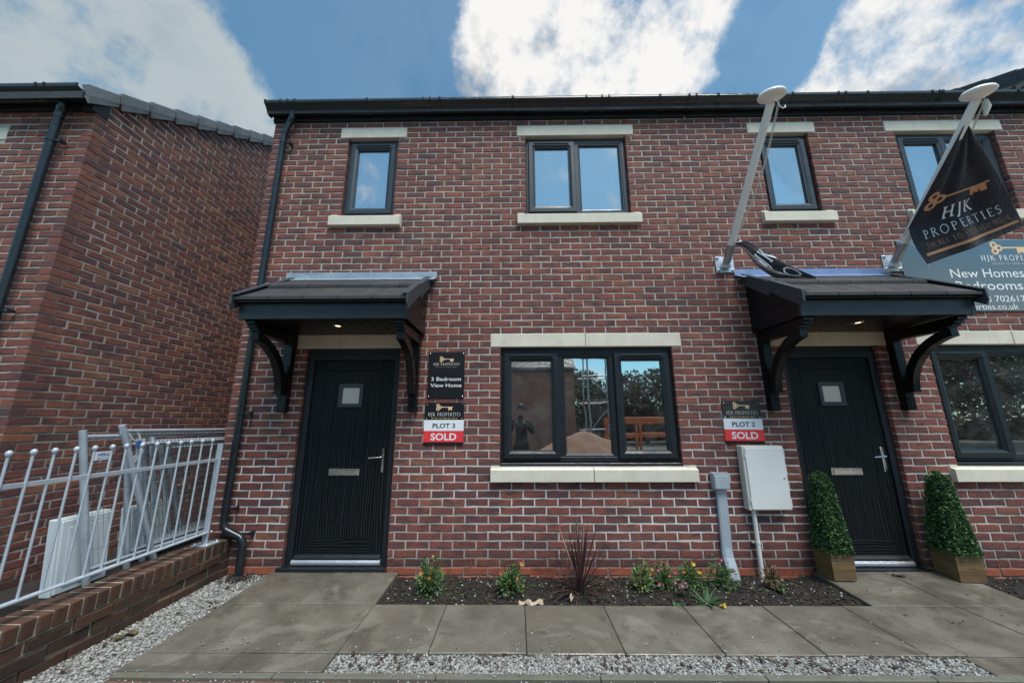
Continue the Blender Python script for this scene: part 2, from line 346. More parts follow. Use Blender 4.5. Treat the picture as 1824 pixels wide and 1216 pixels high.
t = NT('sign_slate'); p = t.pos(); t.col(t.ramp(t.noise(t.map(p, (2, 2, 40)), 2, 4), [(.4, (.02, .019, .019)), (.8, (.09, .08, .075))])); t.rough(.3)
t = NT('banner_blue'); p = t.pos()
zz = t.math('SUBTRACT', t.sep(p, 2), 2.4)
c = t.ramp(zz, [(.05, (.15, .165, .165)), (.45, (.115, .155, .18)), (.9, (.07, .15, .22))])  # sky reflection on the dark board painted in as a blue-grey gradient
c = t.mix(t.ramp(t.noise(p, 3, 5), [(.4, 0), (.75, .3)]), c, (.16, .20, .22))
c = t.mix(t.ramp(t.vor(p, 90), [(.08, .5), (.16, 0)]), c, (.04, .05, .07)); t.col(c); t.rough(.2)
t = NT('lamp_glow'); t.col((1, .8, .5)); t.set(Emission_Color=(1, .72, .38, 1), Emission_Strength=4)
simple('dark_cloth', (.012, .013, .017), .8, .2); simple('skin', (.42, .25, .19), .55, .06); simple('hair', (.03, .02, .015), .6, .2); simple('jeans', (.03, .04, .08), .85, .2)
simple('orange_paint', (.62, .13, .02), .4, .1); simple('white_paint', (.72, .72, .70), .35, .05); simple('rubber', (.015, .015, .015), .8, .1)

# ------------------------------------------------------------------ mesh builder
class MB:
    def __init__(s): s.v = []; s.f = []; s.sm = []
    def add(s, v, f, smooth=False):
        o = len(s.v); s.v += [tuple(p) for p in v]
        for q in f: s.f.append(tuple(i + o for i in q)); s.sm.append(smooth)
        return s
    def box(s, x0, x1, y0, y1, z0, z1):
        v = [(x, y, z) for z in (z0, z1) for y in (y0, y1) for x in (x0, x1)]
        return s.add(v, [(0, 2, 3, 1), (4, 5, 7, 6), (0, 1, 5, 4), (1, 3, 7, 5), (3, 2, 6, 7), (2, 0, 4, 6)])
    def cbox(s, x0, x1, y0, y1, z0, z1, b=.003, jit=0):
        V = []; idx = {}
        X, Y, Z = (x0, x1), (y0, y1), (z0, z1)
        for i in (0, 1):
            for j in (0, 1):
                for k in (0, 1):
                    sx, sy, sz = (1 - 2 * i), (1 - 2 * j), (1 - 2 * k)
                    jx, jy, jz = [random.uniform(-jit, jit) for _ in range(3)]
                    c = (X[i] + jx, Y[j] + jy, Z[k] + jz)
                    for a in range(3):   # vertex lying on the face normal to axis a
                        q = list(c)
                        for bb in range(3):
                            if bb != a: q[bb] += (sx, sy, sz)[bb] * b
                        idx[(i, j, k, a)] = len(V); V.append(q)
        F = []
        g = lambda i, j, k, a: idx[(i, j, k, a)]
        for i in (0, 1):
            q = [g(i, 0, 0, 0), g(i, 1, 0, 0), g(i, 1, 1, 0), g(i, 0, 1, 0)]; F.append(q if i else q[::-1])
            q = [g(0, i, 0, 1), g(0, i, 1, 1), g(1, i, 1, 1), g(1, i, 0, 1)]; F.append(q if i else q[::-1])
            q = [g(0, 0, i, 2), g(1, 0, i, 2), g(1, 1, i, 2), g(0, 1, i, 2)]; F.append(q if i else q[::-1])
        for i in (0, 1):
            for j in (0, 1):
                F.append([g(0, i, j, 1), g(1, i, j, 1), g(1, i, j, 2), g(0, i, j, 2)])
                F.append([g(i, 0, j, 0), g(i, 1, j, 0), g(i, 1, j, 2), g(i, 0, j, 2)])
                F.append([g(i, j, 0, 0), g(i, j, 1, 0), g(i, j, 1, 1), g(i, j, 0, 1)])
                for k in (0, 1): F.append([g(i, j, k, 0), g(i, j, k, 1), g(i, j, k, 2)])
        return s.add(V, F)
    def tube(s, pts, r, n=8, caps=True, r1=None):
        pts = [Vector(p) for p in pts]; m = len(pts); V = []; F = []
        prev = None
        for i, p in enumerate(pts):
            d = (pts[min(i + 1, m - 1)] - pts[max(i - 1, 0)]).normalized()
            if prev is None:
                a = Vector((0, 0, 1)) if abs(d.z) < .9 else Vector((1, 0, 0)); u = d.cross(a).normalized()
            else: u = (prev - d * prev.dot(d)).normalized()
            prev = u; w = d.cross(u)
            if isinstance(r, (list, tuple)): rr = r[i]
            else: rr = r if r1 is None else r + (r1 - r) * i / (m - 1)
            for k in range(n):
                a = 2 * math.pi * k / n; V.append(p + (u * math.cos(a) + w * math.sin(a)) * rr)
        for i in range(m - 1):
            for k in range(n): F.append((i * n + k, i * n + (k + 1) % n, (i + 1) * n + (k + 1) % n, (i + 1) * n + k))
        s.add(V, F, True)
        if caps: s.add(V[:n], [tuple(range(n))[::-1]]); s.add(V[-n:], [tuple(range(n))])
        return s
    def prism(s, poly, axis, a, b, smooth=False):
        """poly: 2-D points in the two axes other than axis, extruded from a to b"""
        n = len(poly)
        def P(q, t):
            q = list(q); q.insert('xyz'.index(axis), t); return q
        V = [P(q, a) for q in poly] + [P(q, b) for q in poly]
        s.add(V, [(i, (i + 1) % n, n + (i + 1) % n, n + i) for i in range(n)], smooth)
        s.add(V, [tuple(range(n))[::-1], tuple(range(n, 2 * n))]); return s
    def ring(s, x0, x1, z0, z1, prof):
        """rectangular mitred frame in the xz plane; prof = [(inset, y), ...]"""
        V = []; F = []
        for ins, y in prof: V += [(x0 + ins, y, z0 + ins), (x1 - ins, y, z0 + ins), (x1 - ins, y, z1 - ins), (x0 + ins, y, z1 - ins)]
        for i in range(len(prof) - 1):
            for k in range(4): F.append((i * 4 + k, i * 4 + (k + 1) % 4, i * 4 + 4 + (k + 1) % 4, i * 4 + 4 + k))
        return s.add(V, F)
    def lathe(s, prof, c, n=16, axis=(0, 0, 1)):
        q = Vector((0, 0, 1)).rotation_difference(Vector(axis)); V = []; F = []
        for r, h in prof:
            for k in range(n):
                a = 2 * math.pi * k / n; V.append(Vector(c) + q @ Vector((r * math.cos(a), r * math.sin(a), h)))
        for i in range(len(prof) - 1):
            for k in range(n): F.append((i * n + k, i * n + (k + 1) % n, (i + 1) * n + (k + 1) % n, (i + 1) * n + k))
        return s.add(V, F, True)
    def mesh(s, name):
        me = bpy.data.meshes.new(name); me.from_pydata(s.v, [], s.f); me.validate()
        if len(me.polygons) == len(s.sm): me.polygons.foreach_set('use_smooth', s.sm)
        me.update(); return me

def parent_to(o, par):
    o.parent = par; o.matrix_parent_inverse = par.matrix_basis.inverted() if par.parent is None else (par.matrix_parent_inverse.inverted() if False else (par.parent.matrix_basis @ par.matrix_parent_inverse @ par.matrix_basis).inverted())
def ob(name, data, mat=None, parent=None, label=None, cat=None, group=None, kind=None):
    me = data.mesh(name) if isinstance(data, MB) else data
    if mat and not me.materials: me.materials.append(MATS[mat])
    o = bpy.data.objects.new(name, me); COL.objects.link(o)
    if parent is not None: parent_to(o, parent)
    tag(o, label, cat, group, kind); return o
def tag(o, label=None, cat=None, group=None, kind=None):
    if label: o['label'] = label
    if cat: o['category'] = cat
    if group: o['group'] = group
    if kind: o['kind'] = kind
    return o
def thing(name, loc, label, cat, group=None, kind=None):
    o = bpy.data.objects.new(name, None); COL.objects.link(o); o.location = loc; o.empty_display_size = .1
    return tag(o, label, cat, group, kind)
def fixn(o):
    import bmesh
    bm = bmesh.new(); bm.from_mesh(o.data); bmesh.ops.recalc_face_normals(bm, faces=bm.faces); bm.to_mesh(o.data); bm.free(); return o

# ------------------------------------------------------------------ lettering
def text_mb(body, x0, x1, zc, h, y, bold=0):
    """flat text on a wall facing -y: fitted between x0..x1 (or centred on x0 when x1 is None) with cap height h"""
    cu = bpy.data.curves.new('t', 'FONT'); cu.body = body; cu.size = 1; cu.offset = bold; cu.resolution_u = 3
    o = bpy.data.objects.new('t', cu); COL.objects.link(o)
    dg = bpy.context.evaluated_depsgraph_get(); me = bpy.data.meshes.new_from_object(o.evaluated_get(dg))
    bpy.data.objects.remove(o)
    V = [tuple(v.co) for v in me.vertices]; F = [tuple(p.vertices) for p in me.polygons]; bpy.data.meshes.remove(me)
    xs = [v[0] for v in V]; a, b = min(xs), max(xs)
    k = h / .73
    if x1 is None: kx = k; ox = x0 - (a + b) / 2 * kx
    else: kx = (x1 - x0) / (b - a); ox = x0 - a * kx
    m = MB(); m.add([(ox + v[0] * kx, y, zc - h / 2 + v[1] * k) for v in V], F); return m
def arc(cx, cy, rx, ry, a0, a1, n=10): return [(cx + rx * math.cos(R(a0 + (a1 - a0) * i / n)), cy + ry * math.sin(R(a0 + (a1 - a0) * i / n))) for i in range(n + 1)]
TK, TN = .15, .085
SER = lambda x, y, w=.3: ([(x - w / 2, y), (x + w / 2, y)], .06)
GLY = {
 'H': (.9, [([(.16, 0), (.16, 1)], TK), ([(.74, 0), (.74, 1)], TK), ([(.16, .52), (.74, .52)], TN), SER(.16, .03), SER(.16, .97), SER(.74, .03), SER(.74, .97)]),
 'J': (.5, [([(.28, 1), (.28, .05), (.22, -.12), (.06, -.22)], TK), SER(.28, .97)]),
 'K': (.85, [([(.16, 0), (.16, 1)], TK), ([(.2, .48), (.66, 1)], TN), ([(.32, .6), (.8, 0)], TK), SER(.16, .03), SER(.16, .97), SER(.66, .97, .24), SER(.78, .03, .2)]),
 'P': (.68, [([(.16, 0), (.16, 1)], TK), ([(.16, .96)] + arc(.3, .73, .26, .23, 90, -90) + [(.16, .5)], .11), SER(.16, .03), SER(.12, .97, .2)]),
 'R': (.78, [([(.16, 0), (.16, 1)], TK), ([(.16, .96)] + arc(.3, .74, .25, .22, 90, -90) + [(.16, .52)], .11), ([(.34, .52), (.74, 0)], .13), SER(.16, .03), SER(.12, .97, .2)]),
 'O': (1.05, [(arc(.52, .5, .42, .5, 0, 360, 20), .12)]),
 'E': (.64, [([(.16, 0), (.16, 1)], TK), ([(.1, .97), (.54, .97)], .07), ([(.16, .52), (.46, .52)], .07), ([(.1, .03), (.56, .03)], .07), ([(.54, .97), (.54, .85)], .06), ([(.56, .03), (.56, .16)], .06)]),
 'T': (.76, [([(.38, 0), (.38, 1)], TK), ([(.04, .97), (.72, .97)], .07), ([(.05, .97), (.05, .84)], .06), ([(.71, .97), (.71, .84)], .06), SER(.38, .03)]),
 'I': (.36, [([(.18, 0), (.18, 1)], TK), SER(.18, .03), SER(.18, .97)]),
 'S': (.58, [(arc(.29, .75, .2, .22, 30, 200, 8) + arc(.28, .27, .22, .25, 70, -150, 9), .12)]),
 'Y': (.8, [([(.4, 0), (.4, .5)], TK), ([(.4, .5), (.1, 1)], .11), ([(.4, .5), (.7, 1)], TN), SER(.4, .03)]),
 'N': (.9, [([(.16, 0), (.16, 1)], TN), ([(.16, 1), (.74, 0)], TK), ([(.74, 0), (.74, 1)], TN), SER(.16, .03)]),
 'W': (1.1, [([(.05, 1), (.3, 0), (.55, 1), (.8, 0), (1.05, 1)], .11)]),
 'M': (1.05, [([(.12, 0), (.2, 1), (.52, .1), (.84, 1), (.92, 0)], .11)]),
 'U': (.85, [([(.14, 1), (.14, .3)] + arc(.42, .3, .28, .3, 180, 360, 8) + [(.7, 1)], .12)]),
 ' ': (.42, []),
}
def stroke_quads(pts, w):
    n = len(pts); V = []
    for i, p in enumerate(pts):
        a = pts[max(i - 1, 0)]; b = pts[min(i + 1, n - 1)]; dx, dy = b[0] - a[0], b[1] - a[1]; l = math.hypot(dx, dy) or 1
        V += [(p[0] - dy / l * w / 2, p[1] + dx / l * w / 2), (p[0] + dy / l * w / 2, p[1] - dx / l * w / 2)]
    return V, [(2 * i, 2 * i + 1, 2 * i + 3, 2 * i + 2) for i in range(n - 1)]
def serif2d(body, bold=1.0, gap=.12):
    """2-D quads of roman capitals, cap height 1; returns verts, faces, width"""
    x = 0; V = []; F = []
    for ch in body:
        w, st = GLY[ch]
        for pts, sw in st:
            if len(pts) == 2:      # cut long strokes so that they can follow cloth
                (ax, ay), (bx, by) = pts; k = 4; pts = [(ax + (bx - ax) * i / k, ay + (by - ay) * i / k) for i in range(k + 1)]
            v, f = stroke_quads(pts, sw * bold); o = len(V)
            V += [(p[0] + x, p[1]) for p in v]; F += [tuple(i + o for i in q) for q in f]
        x += w + gap
    return V, F, x - gap
def serif_wall(body, x0, x1, zc, h, y, bold=1.0):
    V, F, w = serif2d(body, bold, .22); k = (x1 - x0) / w
    m = MB(); m.add([(x0 + v[0] * k, y - .0002 * (i % 7), zc - h / 2 + v[1] * h) for i, v in enumerate(V)], F); return m
def key2d():
    """house-key emblem: trefoil bow at left, bit shaped like a little house at right; unit length 1, height about .4"""
    V = []; F = []
    def ringp(cx, cy, r0, r1, n=18):
        o = len(V)
        for i in range(n):
            a = 2 * math.pi * i / n; V.append((cx + r0 * math.cos(a), cy + r0 * math.sin(a))); V.append((cx + r1 * math.cos(a), cy + r1 * math.sin(a)))
        for i in range(n): j = (i + 1) % n; F.append((o + 2 * i, o + 2 * i + 1, o + 2 * j + 1, o + 2 * j))
    def rect(x0, x1, y0, y1, k=1):
        for i in range(k):
            a = x0 + (x1 - x0) * i / k; b = x0 + (x1 - x0) * (i + 1) / k; o = len(V)
            V.extend([(a, y0), (b, y0), (b, y1), (a, y1)]); F.append((o, o + 1, o + 2, o + 3))
    ringp(.10, .30, .045, .105); ringp(.10, .10, .045, .105); ringp(.235, .20, .045, .10)
    rect(.33, 1.0, .185, .23, 8); rect(.73, .95, .085, .1845, 2); rect(.73, .79, .02, .0845); rect(.81, .86, .045, .0845); rect(.88, .95, .02, .0845)
    return V, F
def key_wall(x0, x1, zc, y):
    V, F = key2d(); k = x1 - x0; m = MB(); m.add([(x0 + v[0] * k, y - .0002 * (i % 5), zc + (v[1] - .2) * k) for i, v in enumerate(V)], F); return m

# ------------------------------------------------------------------ bricks
def brick_mesh(name, mat, L=.215, H=.0615, D=.1025):
    """a worn brick, front face at y=0, body towards +y, centred in x and z"""
    xs = [-.5, -.2, .2, .5]
    out = [(x * L, -H / 2) for x in xs] + [(x * L, H / 2) for x in xs[::-1]]
    out = [(x + random.uniform(-.0012, .0012), z + random.uniform(-.0034, .0034)) for x, z in out]
    m = MB(); n = 8
    cx = lambda x, z, e: (x - math.copysign(e, x) * (1 if abs(x) > .3 * L else 0), z - math.copysign(e, z))
    inner = [(*cx(x, z, .0045),) for x, z in out]
    V = [(x, random.uniform(-.0012, .0012), z) for x, z in inner] + [(x, .0045, z) for x, z in out] + [(x, D, z) for x, z in out]
    F = [(0, 1, 6, 7), (1, 2, 5, 6), (2, 3, 4, 5)]
    for o in (0, n):
        for i in range(n): j = (i + 1) % n; F.append((o + j, o + i, o + n + i, o + n + j))
    m.add(V, F); me = m.mesh(name); me.materials.append(MATS[mat]); return me
BV = {k: [brick_mesh('brick', k) for _ in range(10)] for k in ('brick_single', 'brick_single_warm', 'brick_garden', 'brick_red_plinth')}

def lay(course_z, u_ranges, phase, B=.225, joint=.013):
    """one course: bricks as (u centre, length) for the free ranges"""
    out = []
    for a, b in u_ranges:
        if b - a < .03: continue
        k0 = math.floor((a - phase) / B); edges = [a]
        k = k0 + 1
        while phase + k * B < b - 1e-6:
            e = phase + k * B
            edges.append(e); k += 1
        edges.append(b)
        if len(edges) > 2 and edges[1] - edges[0] < .05: edges.pop(1)
        if len(edges) > 2 and edges[-1] - edges[-2] < .05: edges.pop(-2)
        for i, (p, q) in enumerate(zip(edges, edges[1:])):
            l0 = p + (joint / 2 if i else 0); l1 = q - (joint / 2 if i < len(edges) - 2 else 0)
            out.append(((l0 + l1) / 2, l1 - l0))
    return out
def place_bricks(par, bricks, mat_single, mat_island, nmax=300, stuff_name='bricks'):
    """bricks: list of (x, y, z, rot, length). Nearest nmax are objects of their own, the rest one mesh"""
    bricks = sorted(bricks, key=lambda b: (Vector(b[:3]) - CAM).length)
    pinv = par.matrix_basis.inverted()
    for x, y, z, r, l in bricks[:nmax]:
        o = bpy.data.objects.new('brick', random.choice(BV[mat_single])); COL.objects.link(o)
        o.parent = par; o.matrix_parent_inverse = pinv
        e = random.uniform(-.0018, .0018)
        o.location = (x - math.sin(r) * e, y + math.cos(r) * e, z + random.uniform(-.001, .001)); o.rotation_euler = (0, random.uniform(-.006, .006), r + random.choice((0, 0)))
        o.scale = ((l + random.uniform(-.002, .002)) / .215, 1, 1)
    rest = bricks[nmax:]
    if not rest: return
    base = []
    for me in BV[mat_single]:
        co = np.zeros(len(me.vertices) * 3); me.vertices.foreach_get('co', co); base.append(co.reshape(-1, 3))
    faces = np.array([list(p.vertices) for p in BV[mat_single][0].polygons])
    VV = []; FF = []; k = 0
    for x, y, z, r, l in rest:
        v = base[random.randrange(len(base))].copy(); v[:, 0] *= (l + random.uniform(-.002, .002)) / .215
        v[:, 1] += random.uniform(-.0018, .0018); t = random.uniform(-.006, .006); v[:, 2] += v[:, 0] * t + random.uniform(-.001, .001)
        c, s_ = math.cos(r), math.sin(r)
        w = np.stack([v[:, 0] * c - v[:, 1] * s_ + x, v[:, 0] * s_ + v[:, 1] * c + y, v[:, 2] + z], 1)
        VV.append(w); FF.append(faces + k); k += len(w)
    me = bpy.data.meshes.new(stuff_name); me.from_pydata(np.concatenate(VV).tolist(), [], np.concatenate(FF).tolist()); me.materials.append(MATS[mat_island])
    ob(stuff_name, me, None, par, kind='stuff')

def free_ranges(a, b, z0, z1, holes):
    """parts of a..b not covered by holes (x0,x1,z0,z1) that overlap the course z0..z1"""
    rs = [(a, b)]
    for hx0, hx1, hz0, hz1 in holes:
        if hz0 < z1 - .01 and hz1 > z0 + .01:
            nr = []
            for p, q in rs:
                if hx1 <= p or hx0 >= q: nr.append((p, q)); continue
                if hx0 > p: nr.append((p, hx0))
                if hx1 < q: nr.append((hx1, q))
            rs = nr
    return rs

# ================================================================== SETTING
ob('ground', MB().box(-400, 400, -400, 400, -.9, -.26), 'ground', kind='structure')
base = MB().box(-2.79, 9, -7.5, 0.0, -.9, -.11)
ob('plot_base', base, 'mortar_garden', kind='structure')
# paving slabs: (x0, x1, y0, y1); the slabs next to the doors ramp up to the threshold
pav = thing('path', (0, -.6, -.05), None, None, kind='structure')
def slab(x0, x1, y0, y1, z0=-.05, z1=-.05):
    g = .0022
    x0 += g; x1 -= g; y0 += g; y1 -= g
    m = MB().cbox(x0, x1, y0, y1, -.115, 0, .004)
    dz = random.uniform(-.002, .002); tx = random.uniform(-.003, .003)
    m.v = [(x, y, (z if z < -.05 else z + z0 + (z1 - z0) * (y - y0) / (y1 - y0) + dz + tx * (x - x0))) for x, y, z in m.v]
    ob('slab', m, 'slab', pav)
for xs, zt in (((-2.14, -1.54, -.94), -.035), ((2.88, 3.51, 4.13), -.018)):
    for a, b in zip(xs, xs[1:]):
        slab(a, b, -.59, -.034, -.05, zt)
for a, b in [(-2.14, -1.54), (-1.54, -.945), (-.945, -.385), (-.385, .22), (.22, .825), (.825, 1.43), (1.43, 2.035), (2.035, 2.64), (2.64, 2.875), (2.875, 3.51), (3.51, 4.12), (4.12, 4.72), (4.72, 5.32), (5.32, 5.92)]:
    slab(a, b, -1.19, -.595)
for a, b in [(-2.14, -1.54), (-1.54, -.95), (2.83, 3.42), (3.42, 4.02), (4.02, 4.62), (4.62, 5.22)]:
    slab(a, b, -1.365, -1.197)
kb = thing('kerb', (0, -1.39, -.05), None, None, kind='structure')
x = -2.12
while x < 5.5:
    m = MB().cbox(x + .002, x + .912, -1.412, -1.37, -.18, -.048 + random.uniform(-.002, .002), .005); ob('kerb_stone', m, 'kerb', kb); x += .914
dr = thing('driveway', (0, -2.5, -.08), None, None, kind='structure')
dm = MB().box(-2.12, 9, -7.0, -1.413, -.3, -.112); ob('paving_bed', dm, 'mortar_garden', dr)
pm = MB().cbox(-.0985, .0985, -.0485, .0485, -.05, 0, .004).mesh('paver'); pm.materials.append(MATS['paver'])
for j in range(3):
    x = -2.02 + (j % 2) * .1
    while x < 5.0:
        o = bpy.data.objects.new('paver', pm); COL.objects.link(o); o.parent = dr; o.matrix_parent_inverse = dr.matrix_basis.inverted()
        o.location = (x, -1.465 - j * .1, -.066 + random.uniform(-.002, .002)); x += .2
far = MB()
for j in range(3, 50):
    x = -2.0 + (j % 2) * .1
    while x < 5.0: far.box(x - .0985, x + .0985, -1.465 - j * .1 - .0485, -1.465 - j * .1 + .0485, -.1, -.066); x += .2
ob('pavers', far, 'paver', dr, kind='stuff')

# gravel
def stones(n, region, z, smin, smax, name, mat, parent=None, label=None, cat=None, flat=.75, zf=None, kind='stuff'):
    """region() -> (x, y) samples"""
    o8 = np.array([(1, 0, 0), (-1, 0, 0), (0, 1, 0), (0, -1, 0), (0, 0, 1), (0, 0, -1), (.62, .62, .5), (-.62, .62, .5), (-.62, -.62, .5), (.62, -.62, .5)])
    f8 = [(4, 6, 7), (4, 7, 8), (4, 8, 9), (4, 9, 6), (0, 2, 6), (2, 7, 6), (2, 1, 7), (1, 8, 7), (1, 3, 8), (3, 9, 8), (3, 0, 9), (0, 6, 9), (5, 2, 0), (5, 1, 2), (5, 3, 1), (5, 0, 3)]
    f8 = np.array(f8); V = []; F = []
    for i in range(n):
        x, y = region(); s_ = random.uniform(smin, smax)
        v = o8 * (1 + rng.uniform(-.28, .28, o8.shape)) * s_ * np.array([1, random.uniform(.6, 1), flat])
        q = Matrix.Rotation(random.uniform(0, 6.3), 3, 'Z') @ Matrix.Rotation(random.uniform(-.6, .6), 3, 'X') @ Matrix.Rotation(random.uniform(-.6, .6), 3, 'Y')
        v = v @ np.array(q).T
        zz = z if zf is None else zf(x, y)
        v += (x, y, zz + random.uniform(-.4, .5) * s_)
        V.append(v); F.append(f8 + i * len(o8))
    me = bpy.data.meshes.new(name); me.from_pydata(np.concatenate(V).tolist(), [], np.concatenate(F).tolist()); me.materials.append(MATS[mat])
    return ob(name, me, None, parent, label, cat, kind=kind)
U = random.uniform
ob('gravel_bed', MB().box(-.95, 2.83, -1.368, -1.19, -.15, -.068).box(-2.571, -2.14, -2.6, 0, -.15, -.075), 'gravel_bed', kind='structure')
stones(5600, lambda: (U(-.94, 2.825), U(-1.363, -1.195)), -.062, .005, .011, 'gravel', 'gravel', label='white limestone gravel strip between slabs and kerb', cat='gravel')
stones(6000, lambda: (U(-2.57, -2.145), U(-1.75, -.02)), -.07, .005, .011, 'gravel', 'gravel', label='white gravel strip along the foot of the low brick wall', cat='gravel')
def scatter_reg():
    r = random.random()
    if r < .5: return U(-2.1, 4.5), -1.418 - abs(random.gauss(0, .02))
    if r < .8: return U(-2.1, 3.0), -1.19 + abs(random.gauss(0, .12))
    return U(-2.1, 3.0), U(-1.41, -1.37)
def scat_z(x, y): return -.046 if y > -1.412 else -.062
stones(420, scatter_reg, -.045, .003, .008, 'gravel_chips', 'gravel', label='stray white gravel chips on the slabs and kerb', cat='gravel', zf=scat_z)
stones(500, lambda: (random.gauss(-2.40, .06), random.gauss(-.10, .05)), -.055, .003, .010, 'drain_dirt', 'soil_clod', label='dark wet dirt around the foot of the downpipe', cat='dirt')
# flower bed soil
def soil_z(x, y): return -.085 - .035 * math.exp(-((y + .59) / .05) ** 2) + .02 * math.exp(-((y + .3) / .2) ** 2) + .006 * math.sin(x * 9) + .005 * math.sin(x * 23 + y * 31)
for k, (xa, xb) in enumerate(((-.94, 2.88), (4.13, 7.5))):
    nx, ny = int((xb - xa) / .02), 30; V = []; F = []
    for j in range(ny + 1):
        for i in range(nx + 1):
            x = xa + (xb - xa) * i / nx; y = -.59 + .595 * j / ny
            V.append((x, y, soil_z(x, y) + U(-.007, .007)))
    for j in range(ny):
        for i in range(nx): a = j * (nx + 1) + i; F.append((a, a + 1, a + nx + 2, a + nx + 1))
    ob('flower_bed', MB().add(V, F), 'soil', kind='structure')
stones(5200, lambda: (U(-.93, 2.87), U(-.58, -.01)), -.09, .003, .012, 'soil_crumbs', 'soil_clod', label='dark crumbly soil in the flower bed under the window', cat='soil', zf=lambda x, y: soil_z(x, y) + .002)
stones(1500, lambda: (U(4.15, 6.5), U(-.58, -.01)), -.09, .003, .012, 'soil_crumbs', 'soil_clod', label='dark crumbly soil in the bed right of the second door path', cat='soil', zf=lambda x, y: soil_z(x, y) + .002)
def chips(n, region, zf, name, label, smin=.008, smax=.03):
    V = []; F = []; k = 0
    for _ in range(n):
        x, y = region(); a = U(0, 6.3); l = U(smin, smax); w = l * U(.2, .5); z = zf(x, y)
        c, s_ = math.cos(a), math.sin(a); up = U(.002, .008)
        pts = [(-l, 0, U(0, up)), (0, -w, 0), (l, 0, U(0, up)), (0, w, U(0, up))]
        top = [(x + p[0] * c - p[1] * s_, y + p[0] * s_ + p[1] * c, z + p[2] + .002) for p in pts]
        V += top + [(p[0], p[1], p[2] - .0015) for p in top]
        F += [(k, k + 1, k + 2, k + 3), (k + 7, k + 6, k + 5, k + 4)] + [(k + i, k + 4 + i, k + 4 + (i + 1) % 4, k + (i + 1) % 4) for i in range(4)]; k += 8
    ob(name, MB().add(V, F), 'debris', None, label, 'debris', kind='stuff')
chips(110, lambda: (U(-.9, 2.8), U(-1.355, -1.2)), lambda x, y: -.05, 'bark_chips', 'brown bark and leaf scraps lying on the front gravel strip')
chips(60, lambda: (U(-2.55, -2.16), U(-1.6, -.05)), lambda x, y: -.058, 'bark_chips', 'brown leaf scraps on the gravel beside the low wall')
chips(150, lambda: (U(-.9, 2.85), U(-.57, -.03)), lambda x, y: soil_z(x, y) + .006, 'leaf_litter', 'brown leaf litter scattered over the flower bed soil', .005, .018)
chips(22, lambda: (U(2.9, 4.1), U(-1.15, -.1)), lambda x, y: -.045 + max(0, (y + .59)) * .05, 'leaf_scraps', 'few dark leaf scraps on the slabs before the second door', .006, .018)

# ================================================================== THE TWO TERRACED HOUSES
XL, XM, XR = -2.8125, 2.23, 6.70
OPEN = [  # openings: x0, x1, z0, z1
    (0.0, 1.806, .9, 2.1), (-2.07, -1.07, -.2, 2.1), (-1.87, -1.262, 3.675, 4.725), (.292, 1.5, 3.675, 4.725),
    (4.475, 6.281, .9, 2.1), (2.95, 3.95, -.2, 2.1), (3.09, 3.69, 3.675, 4.725), (4.735, 5.915, 3.675, 4.725)]
LINT = [(-.105, 1.91, 2.1), (-2.18, -.96, 2.1), (-1.973, -1.165, 4.725), (.19, 1.60, 4.725), (4.37, 6.385, 2.1), (2.84, 4.06, 2.1), (2.985, 3.793, 4.725), (4.631, 6.018, 4.725)]
SILL = [(-.092, 1.93, .9), (-1.985, -1.16, 3.675), (.19, 1.605, 3.675), (4.385, 6.37, .9), (2.985, 3.80, 3.675), (4.64, 6.02, 3.675)]
h1 = thing('brick_house', (-.3, 0, 0), 'red brick plot 3 house with black door and three-light window, in the middle', 'house', 'new brick houses in the row')
h2 = thing('brick_house', (4.4, 0, 0), 'red brick house with two box topiaries at its black door, plot 2, on the right', 'house', 'new brick houses in the row')
holes = OPEN + [(a - .006, b + .006, z, z + .15) for a, b, z in LINT] + [(a - .006, b + .006, z - .15, z) for a, b, z in SILL]
B1, B2, PL1, PL2 = [], [], [], []
for k in range(-2, 67):
    z0 = k * .075
    st = XL + (.1125 if k % 2 else 0)
    for u, l in lay(z0, free_ranges(XL, XR, z0, z0 + .075, holes), .1125 if k % 2 else 0.0):
        b = (u, 0.0, z0 + .0375, 0.0, l)
        if k < 0: (PL1 if u < XM else PL2).append(b)
        else: (B1 if u < XM else B2).append(b)
for hh, bb in ((h1, PL1), (h2, PL2)): place_bricks(hh, bb, 'brick_red_plinth', 'brick_red_plinth', 300)
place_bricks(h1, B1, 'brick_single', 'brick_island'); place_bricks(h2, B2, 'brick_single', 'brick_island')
# outer left flank
fl = []
for k in range(-2, 67):
    ph = .0 if k % 2 else .1125
    for u, l in lay(k * .075, [(.112 if k % 2 == 0 else .112, 4.0)], ph): fl.append((XL, u, k * .075 + .0375, -math.pi / 2, l))
place_bricks(h1, fl, 'brick_single', 'brick_island', 0, 'flank_bricks')

def core(name, par, xa, xb, za, zb, holes, y0=.0055, y1=.25):
    e = .006
    hs = [(a - e, b + e, c - e, d + e) for a, b, c, d in holes]
    xs = sorted({xa, xb, *[h[0] for h in hs if xa < h[0] < xb], *[h[1] for h in hs if xa < h[1] < xb]})
    zs = sorted({za, zb, *[h[2] for h in hs if za < h[2] < zb], *[h[3] for h in hs if za < h[3] < zb]})
    m = MB()
    for i in range(len(xs) - 1):
        for j in range(len(zs) - 1):
            cx, cz = (xs[i] + xs[i + 1]) / 2, (zs[j] + zs[j + 1]) / 2
            if any(h[0] < cx < h[1] and h[2] < cz < h[3] for h in hs): continue
            m.box(xs[i], xs[i + 1], y0, y1, zs[j], zs[j + 1])
    return ob(name, m, 'mortar', par)
core('wall', h1, XL + .0085, XM, -.3, 5.0, OPEN[:4]); core('wall', h2, XM, XR, -.3, 5.0, OPEN[4:])
